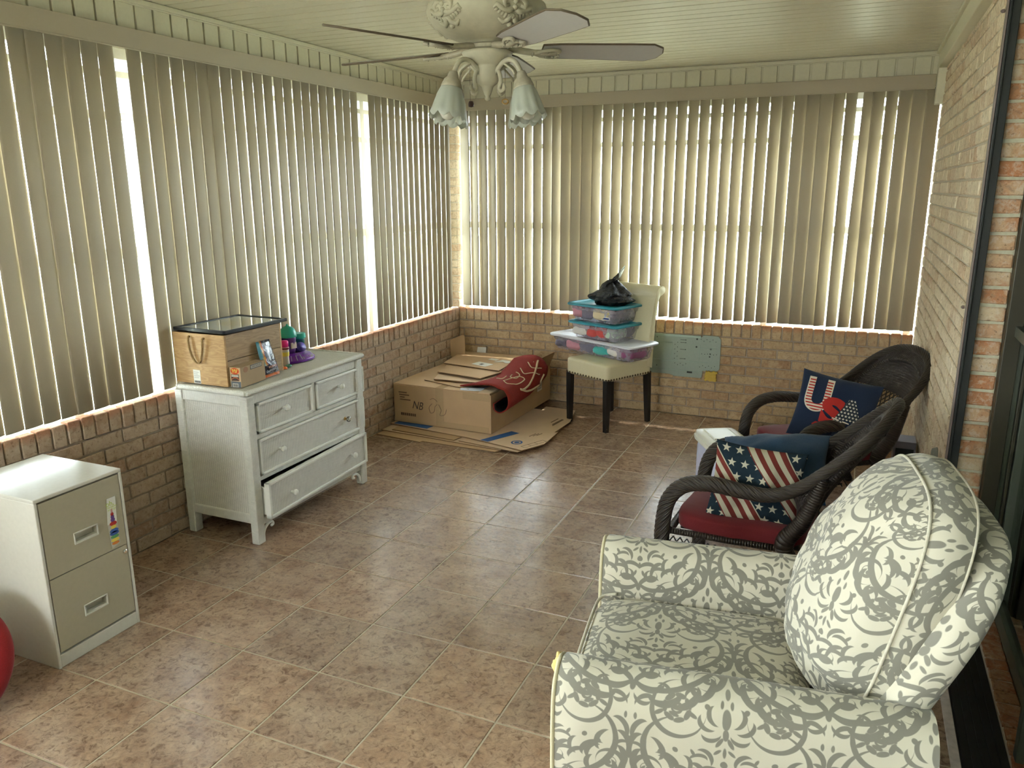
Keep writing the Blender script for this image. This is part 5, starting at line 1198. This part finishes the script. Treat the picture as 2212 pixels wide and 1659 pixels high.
for k, (x, z, w) in enumerate(((.040, -.048, .085), (.028, -.062, .030), (.020, -.076, .032))):
    mb = MB(); mb.prism([(x - w / 2, z - .004), (x + w / 2, z - .014), (x + w / 2, z - .008), (x - w / 2, z + .002)], -.0002, .0002)
    W__ = onp(.0072); mb.v = [W__(Vector((p.x, p.y, p.z))) for p in mb.v]; mb.build('letter_stripe', CRF, up)
mb = MB(); pts = [(-.075, -.085), (-.02, -.085), (.02, -.105), (-.01, -.125), (-.05, -.118), (-.08, -.120), (-.09, -.10)]; W__ = onp(.003); b0 = 0
for q in pts: mb.v.append(W__(Vector((q[0], q[1], 0))))
mb.face(list(range(len(pts)))); mb.build('red_patch', REDF, up)

# white lidded food container between the chairs
fb = thing('food_container', 'white plastic container with a hinged lid on the floor between the wicker chairs', 'container', (2.485, 2.31, 0), radians(29))
POLY = plain('milky_plastic', (.56, .58, .74), .35); LIDW = plain('ivory_lid', (.74, .74, .64), .28, spec=.6)
mb = rbox((.215, .395, .30), 8, 9, (0, 0, 0), (0, 0, .15)); mb.build('tub', POLY, fb, smooth=True, merge=.0004)
mb = rbox((.25, .43, .030), 8, 9, (0, 0, 0), (0, 0, .305)); mb.build('rim', LIDW, fb, smooth=True, merge=.0004)
mb = rbox((.235, .30, .035), 8, 8, (0, 0, .0), (0, .05, .330)); mb.build('lid', LIDW, fb, smooth=True, merge=.0004)
mb = MB(); mb.b2(-.07, .07, -.03, .145, .345, .352); mb.b2(-.078, -.066, -.04, .15, .345, .357); mb.b2(.066, .078, -.04, .15, .345, .357); mb.b2(-.09, .09, -.185, -.125, .318, .328); mb.b2(-.09, .09, -.118, -.105, .318, .331); mb.build('lid_ridges', LIDW, fb, bevel=.003)
for sx in (-1, 1):
    mb = MB(); mb.lathe([(.030, 0), (.030, .016), (.024, .019)], 20).xf(T((sx * .104, -.10, .262)) @ RY(90 * sx)); mb.build('side_lug', POLY, fb, smooth=False)

# low box by the right wall, red bundle, coiled cord
ob = thing('low_crate', 'small dark open-front box with a grey top, on the floor against the right wall', 'box', (3.405, 2.62, 0), 0)
mb = MB(); mb.b2(-.055, .055, -.07, .07, .325, .365); mb.b2(-.055, -.045, -.07, .07, 0, .325); mb.b2(.045, .055, -.07, .07, 0, .325); mb.b2(-.055, .055, .06, .07, 0, .325); mb.build('shell', plain('mauve_grey_plastic', (.22, .21, .25), .5), ob, bevel=.002)
mb = MB(); mb.b2(-.045, .045, -.06, -.05, .005, .325); mb.build('front_mesh', plain('dark_mesh', (.045, .055, .050), .8, grain=.4, gscale=300), ob)
mb = rbox((.16, .14, .10), 6, 4); o = mb.build('red_bundle', plain('bright_red_cloth', (.42, .015, .02), .8), None, smooth=True, merge=.0004); o.location = (3.385, 2.44, .27 - .2195); tag(o, 'bright red folded cloth on the floor behind the far wicker chair', 'cloth')
mb = MB(); 
for k in range(4): mb.tube([(3.458 - .004 * k, 1.62 + .035 * cos(a) + .006 * k, .56 + .065 * sin(a) - .004 * k) for a in [2 * pi * q / 24 for q in range(24)]], .0045, 6, closed=True)
mb.tube([(3.466, 1.62, .50), (3.462, 1.60, .36), (3.464, 1.63, .22), (3.462, 1.60, .01)], .0045, 6)
tag(mb.build('coiled_cord', plain('grey_cord', (.22, .22, .17), .6), None, smooth=True), 'coiled grey cord hanging low on the right wall beside the black post', 'cord')

# red round pillow at the left edge
mb = MB(); mb.lathe([(.0, -.075), (.12, -.070), (.20, -.045), (.232, 0), (.20, .045), (.12, .070), (0, .075)], 40); mb = mb.build('floor_pillow', cloth_mat('red_fleece', (.20, .008, .010), (.30, .020, .020), 300), None, smooth=True, sub=1)
mb.matrix_world = T((.385, -.66, .155)) @ RZ(25) @ RX(58); tag(mb, 'round red fleece pillow leaning on the floor in front of the file cabinet', 'pillow')

# ------------------------------------------------------------------ upholstered armchair
DMK = damask_mat(); PIPE = cloth_mat('cream_piping', (.50, .44, .28), (.62, .56, .38), 300); PIPEG = cloth_mat('grey_cream_piping', (.62, .58, .46), (.40, .36, .27), 90)
ac = thing('armchair', 'cream and grey damask upholstered armchair in the right foreground', 'armchair', (2.468, -.115, 0), radians(8))
mb = MB()
mb.b2(.02, .86, -.40, .40, .07, .34); mb.build('base', DMK, ac, bevel=.015, bseg=3)
APF = [(.262, .30), (.262, .44), (.268, .53), (.284, .585), (.312, .613), (.345, .622), (.378, .616), (.408, .594), (.424, .555), (.430, .48), (.430, .34), (.427, .20), (.422, .07)]
for s_ in (-1, 1):
    P = catmull([(a, b, 0) for a, b in APF], 3); rows = []; U = [0]
    for i in range(1, len(P)): U.append(U[-1] + (P[i] - P[i - 1]).length)
    us = [-.012, -.004, .06, .2, .35, .5, .62, .72, .80]
    mb = MB(); 
    for p in P:
        r = []
        for u in us:
            e = .006 if u < -.01 else 0; drop = -.0 if u < .6 else -.010 * ((u - .6) / .3) ** 2
            w = .004 * noise.noise(Vector((u * 5, p.x * 9, p.y * 5 + s_)))
            r.append((u, s_ * (p.x + w + (e if p.x < .345 else -e)), p.y + drop - e * (p.y > .6)))
        rows.append(r)
    mb.grid(rows, uv=lambda i, j: (us[j] + .045 + (.0 if s_ < 0 else .06), U[min(i, len(U) - 1)] * s_ + (.235 if s_ < 0 else .10)))
    n_ = len(rows); b0 = len(mb.v); cap = [rows[i][0] for i in range(n_)]
    for q in cap: mb.v.append(Vector(q) + Vector((-.004, 0, 0)))
    mb.face([b0 + i for i in range(n_)], [(q[1] * 1.0 + .2, q[2]) for q in cap]); mb.build('arm', DMK, ac, smooth=True)
    mb = MB(); mb.tube([Vector(q) + Vector((-.003, 0, 0)) for q in cap], .0055, 8); mb.build('arm_piping', PIPE, ac, smooth=True)
mb = rbox((.60, .520, .165), 14, 7, (.02, 0, .10), (.285, 0, .395), uvo=(.10, .175)); mb.build('seat_cushion', DMK, ac, smooth=True, merge=.0005)
mb = MB(); mb.b2(-.008, .03, -.262, .262, .07, .315); mb.build('front_panel', DMK, ac, bevel=.006)
mb = MB(); 
for zz in (.462, .325):
    mb.tube(catmull([(.04, -.252, zz + .012), (-.004, -.245, zz), (-.016, -.15, zz + .002), (-.016, .15, zz + .002), (-.004, .245, zz), (.04, .252, zz + .012)], 6), .0048, 8)
mb.build('cushion_piping', PIPEG, ac, smooth=True)
mb = rbox((.125, .66, .66), 14, 3.6, (0, 0, 0), (0, 0, 0), uvo=(.05, .1))
for i in range(len(mb.v)):
    p = mb.v[i]; z = p.z + .625; mb.v[i] = Vector((p.x + .712 + .47 * (z - .5) + .02 * max(0, z - .9) * 10 * (p.x > 0), p.y * (1 - .10 * max(0, (z - .7) / .27) ** 2), z + .006 * noise.noise(p * 8)))
mb.build('back_frame', DMK, ac, smooth=True, merge=.0005)
# loose back cushion: plump face, side band and corded seams
NA = 26
def bc(a, b, d):
    m = max(abs(a), abs(b)); w = max(1, (abs(a) ** 3.6 + abs(b) ** 3.6) ** (1 / 3.6) / max(m, 1e-6)); a2, b2 = a / w, b / w
    z = .755 + .283 * b2; v = .012 + (.283 - .02 * b2) * a2
    u = .655 + .25 * (z - .5) + d
    return Vector((u, v, z))
def facep(a, b):
    e = (1 - min(1, abs(a)) ** 2.4) ** .5 * (1 - min(1, abs(b)) ** 2.6) ** .5
    w = noise.noise(Vector((a * 1.6, b * 1.6, 3.3))) * .022 + abs(noise.noise(Vector((a * 2.5 + 1, b * 5.5 - a * 2, .3)))) * -.018
    sag = .035 * (-(b) * .6) * e
    return bc(a, b, -.165 * e - sag + w * e)
mb = MB(); g = [sin(pi / 2 * (-1 + 2 * i / NA)) * .5 + (-1 + 2 * i / NA) * .5 for i in range(NA + 1)]
mb.grid([[facep(a, b) for b in g] for a in g]); mb.uv = [[(p + .06, q + .09) for p, q in t] for t in mb.uv]
mb.build('back_cushion_front', DMK, ac, smooth=True)
per = []; NP = 96
for k in range(NP):
    t = 8 * k / NP
    a, b = (1, t - 1) if t < 2 else ((3 - t, 1) if t < 4 else ((-1, 5 - t) if t < 6 else (t - 7, -1))); per.append((a, b))
mb = MB(); mb.grid([[bc(a, b, d * 1.0 - .0) + Vector((0, (.010 * sin(pi * d / .095)) * (a), (.010 * sin(pi * d / .095)) * b)) for d in (0, .025, .05, .075, .095)] for a, b in per], ci=True)
rear = [bc(a, b, .095) for a, b in per]; b0 = len(mb.v); [mb.v.append(q) for q in rear]; mb.face(list(range(b0, b0 + NP))); mb.build('back_cushion_band', DMK, ac, smooth=True)
mb = MB(); mb.tube([bc(a * 1.005, b * 1.005, 0) for a, b in per], .0038, 8, closed=True); o = mb.build('back_cushion_piping', PIPEG, ac, smooth=True)
mb = MB(); mb.tube([bc(a * 1.0, b * 1.0, .095) for a, b in per], .0032, 8, closed=True); mb.build('back_cushion_piping', PIPEG, ac, smooth=True)
mb = rbox((.035, .050, .075), 8, 2.6)
for i in range(len(mb.v)): p = mb.v[i]; mb.v[i] = p * (1 + .45 * noise.noise(p * 60))
o = mb.build('torn_foam', plain('exposed_foam', (.60, .47, .18), .95, grain=.3, gscale=120), ac, smooth=True, merge=.0004); o.location = (-.022, -.300, .560); o['label'] = 'yellow foam showing through the torn arm front'
for sx in (.08, .78):
    for sy in (-.34, .34): mb = MB(); mb.lathe([(.022, 0), (.028, .07)], 12, (sx, sy, 0)); mb.build('foot', EBON, ac)

# ------------------------------------------------------------------ ceiling fan
ANT = plain('antique_white_resin', (.50, .46, .33), .6, grain=.16, gscale=40); ANTD = plain('antique_white_dark', (.40, .36, .26), .6, grain=.3, gscale=50)
BLD = plain('whitewashed_blade', (.52, .49, .47), .5, grain=.05); BEDGE = plain('dusty_blade_edge', (.13, .095, .06), .8, grain=.3); FROST = None
m_, nt_, b_, out_ = new_mat('frosted_shade'); N_ = NT(nt_); b_.inputs['Base Color'].default_value = (.60, .63, .55, 1); b_.inputs['Roughness'].default_value = .3
t_ = N_.n('ShaderNodeBsdfTranslucent'); t_.inputs[0].default_value = (.85, .84, .74, 1); x_ = N_.n('ShaderNodeMixShader'); x_.inputs[0].default_value = .35; N_.l(b_.outputs[0], x_.inputs[1]); N_.l(t_.outputs[0], x_.inputs[2])
t2_ = N_.n('ShaderNodeBsdfTransparent'); x2_ = N_.n('ShaderNodeMixShader'); x2_.inputs[0].default_value = .12; N_.l(x_.outputs[0], x2_.inputs[1]); N_.l(t2_.outputs[0], x2_.inputs[2]); N_.l(x2_.outputs[0], out_.inputs[0]); FROST = m_
fan = thing('ceiling_fan', 'antique white ceiling fan with five blades and frosted glass light shades', 'ceiling fan', (1.774, .716, -.016), 0)
mb = MB(); mb.lathe([(.0, ZC + .016), (.075, ZC + .016), (.072, ZC - .03), (.030, ZC - .06), (.016, ZC - .065), (.016, 2.375)], 32); mb.build('downrod', plain('dark_rod', (.05, .035, .02), .5), fan, smooth=True)
mb = MB(); mb.lathe([(.0, 2.378), (.11, 2.378), (.190, 2.372), (.210, 2.360), (.216, 2.340), (.211, 2.318), (.190, 2.288), (.155, 2.262), (.112, 2.246), (.080, 2.240), (.062, 2.236), (.060, 2.228)], 56); mb.build('motor_housing', ANT, fan, smooth=True)
# applied acanthus ornament, built from small lobes and curls
def hp(ang, t):
    """point on the bowl side; t 0 rim .. 1 bottom"""
    Z = [(.216, 2.345), (.211, 2.318), (.190, 2.288), (.155, 2.262), (.112, 2.246)]; x = min(3.999, t * 4); i = int(x); f = x - i; r = Z[i][0] * (1 - f) + Z[i + 1][0] * f; z = Z[i][1] * (1 - f) + Z[i + 1][1] * f
    return Vector((r * cos(ang), r * sin(ang), z))
for q in range(5):
    a0 = radians(232 + 72 * q + 18); mb = MB()
    for s_ in (-1, 1):
        mb.tube([hp(a0 + s_ * x, y) for x, y in ((.04, .05), (.12, .0), (.20, .10), (.17, .24), (.10, .20))], [.005, .009, .010, .008, .005], 7)
        mb.tube([hp(a0 + s_ * x, y) for x, y in ((.02, .30), (.10, .34), (.22, .30), (.32, .20), (.36, .30))], [.008, .011, .010, .008, .004], 7)
        mb.tube([hp(a0 + s_ * x, y) for x, y in ((.02, .42), (.08, .56), (.16, .62), (.26, .52))], [.008, .010, .009, .004], 7)
        for k in range(5): p = hp(a0 + s_ * (.07 + .055 * k), .42 - .03 * k); mb.tube([p, hp(a0 + s_ * (.10 + .06 * k), .56 - .05 * k)], [.007, .004], 6)
    for t in (.08, .26, .46, .66): p = hp(a0, t); mb.v, s0 = mb.v, len(mb.v); mb.lathe([(0, -.010), (.008, -.006), (.011, 0), (.008, .006), (0, .010)], 8, tuple(p))
    mb.build('ornament', ANT, fan, smooth=True)
mb = MB(); mb.lathe([(.070, 2.230), (.076, 2.226), (.076, 2.214), (.070, 2.211), (.0, 2.211)], 36); mb.build('hub_band', ANTD, fan, smooth=False, bevel=.001)
mb = MB(); mb.lathe([(.0, 2.208), (.086, 2.208), (.093, 2.203), (.088, 2.192), (.072, 2.172), (.055, 2.160), (.050, 2.157), (.051, 2.152), (.048, 2.135), (.043, 2.115), (.036, 2.100), (.026, 2.092), (.022, 2.089), (.018, 2.078), (.012, 2.062), (.008, 2.055), (.011, 2.050), (.011, 2.045), (.006, 2.040), (0, 2.039)], 36); mb.build('switch_housing', ANT, fan, smooth=True)
for k in range(5):
    ang = 246.4 + 72 * k; ZBL = 2.214
    outl = [(.200, -.052), (.26, -.062), (.52, -.073), (.600, -.074), (.640, -.045), (.652, .0), (.640, .045), (.600, .074), (.52, .073), (.26, .062), (.200, .052)]
    mb = MB(); mb.prism(outl, -.0032, .0032, 0); mb.xf(RX(-12)); o = mb.build('blade', BLD, fan, bevel=.0012, bseg=1); o.location = (0, 0, ZBL); o.rotation_euler = (0, 0, radians(ang))
    mb = MB(); mb.tube([Vector((x, y, 0)) for x, y in outl], .0036, 6, closed=True).xf(RX(-12)); e = mb.build('blade_edge', BEDGE, o, smooth=True)
    mb = MB(); s0 = 0
    mb.tube(catmull([(.060, 0, .004), (.10, 0, .001), (.145, 0, -.006), (.20, 0, -.010), (.255, 0, -.010)], 5), [.012] * 6 + [.011] * 6 + [.010] * 5 + [.008] * 4, 8, sx=1.6)
    for s_ in (-1, 1):
        mb.tube(catmull([(.17, 0, -.012), (.20, s_ * .022, -.012), (.235, s_ * .034, -.011), (.262, s_ * .024, -.011), (.255, s_ * .010, -.012)], 4), .0065, 7)
        for j in range(4): mb.lathe([(0, -.007), (.007, 0), (0, .006)], 8, (.165 + .026 * j, s_ * (.008 + .006 * j), -.014))
    mb.xf(RX(-12)); o = mb.build('blade_bracket', ANTD, fan, smooth=True); o.location = (0, 0, ZBL + .001); o.rotation_euler = (0, 0, radians(ang))
for k in range(4):
    ang = 250 + 90 * k
    mb = MB(); mb.tube(catmull([(.040, 0, 2.132), (.055, 0, 2.146), (.080, 0, 2.164), (.110, 0, 2.170), (.140, 0, 2.158), (.160, 0, 2.130), (.167, 0, 2.112)], 5), .0085, 9)
    mb.tube(catmull([(.048, 0, 2.150), (.062, 0, 2.125), (.066, 0, 2.100), (.058, 0, 2.078), (.070, 0, 2.068), (.084, 0, 2.078), (.080, 0, 2.092)], 5), [.0075] * 20 + [.006] * 8 + [.004] * 3, 8)
    mb.tube(catmull([(.085, 0, 2.158), (.105, 0, 2.146), (.128, 0, 2.130), (.135, 0, 2.118)], 4), .004, 6)
    o = mb.build('light_arm', ANT, fan, smooth=True); o.rotation_euler = (0, 0, radians(ang))
    Tq = T((.168, 0, 2.118)) @ RY(-13)
    mb = MB(); mb.lathe([(.0, .008), (.014, .006), (.018, -.004), (.020, -.014), (.030, -.024), (.031, -.030), (.034, -.036), (.037, -.046), (.036, -.052), (.0, -.052)], 24).xf(Tq); h = mb.build('shade_holder', ANTD, fan, smooth=True); h.rotation_euler = (0, 0, radians(ang))
    fl = lambda a, z: 1 + .08 * abs(sin(a * 5)) * min(1, max(0, (-z - .05) / .08))
    mb = MB(); rows = []
    for r, z in ((.032, -.044), (.038, -.054), (.045, -.072), (.051, -.100), (.056, -.126), (.062, -.146)):
        row = []
        for j in range(60):
            a = 2 * pi * j / 60; zz = z - (.014 * abs(cos(a * 5)) if z < -.14 else (.004 * abs(cos(a * 5)) if z < -.12 else 0)); row.append(Vector((r * fl(a, z) * cos(a), r * fl(a, z) * sin(a), zz)))
        rows.append(row)
    mb.grid(rows, cj=True); mb.xf(Tq); s_ = mb.build('glass_shade', FROST, fan, smooth=True); s_.rotation_euler = (0, 0, radians(ang)); md = s_.modifiers.new('t', 'SOLIDIFY'); md.thickness = .0022
    mb = MB(); mb.lathe([(.012, -.05), (.014, -.085), (.022, -.10), (.029, -.122), (.027, -.142), (.016, -.156), (0, -.160)], 24).xf(Tq); mb.build('bulb', plain('opal_bulb', (.62, .60, .50), .25), s_, smooth=True)
for sg, col in ((-1, plain('dark_fob', (.05, .02, .015), .35)), (1, plain('amber_fob', (.42, .26, .08), .15, 0))):
    hx_, hy_ = .917 * sg, .398 * sg; mb = MB(); x, y = hx_ * .064, hy_ * .064; zt = 2.176; zb = 2.045 if sg > 0 else 2.035
    for j in range(int((zt - zb) / .0045)): mb.lathe([(0, -.0016), (.0017, 0), (0, .0016)], 6, (x, y, zt - j * .0045))
    mb.lathe([(0, .006), (.006, .004), (.007, -.004), (0, -.007)], 10, (x, y, zt + .004)); c_ = mb.build('pull_chain', plain('aged_brass', (.16, .10, .05), .4, .6), fan)
    if sg < 0: mb = MB(); mb.lathe([(0, .010), (.008, .009), (.011, .0), (.010, -.010), (0, -.012)], 14, (x + .003, y, zb - .006)); mb.build('chain_fob', col, c_, smooth=True)
    else: mb = MB(); mb.tube([(x + .011 * cos(a) * .917, y + .011 * cos(a) * .398, zb - .008 + .008 * sin(a)) for a in [2 * pi * q / 20 for q in range(20)]], .0028, 6, closed=True); mb.build('chain_fob', col, c_, smooth=True)
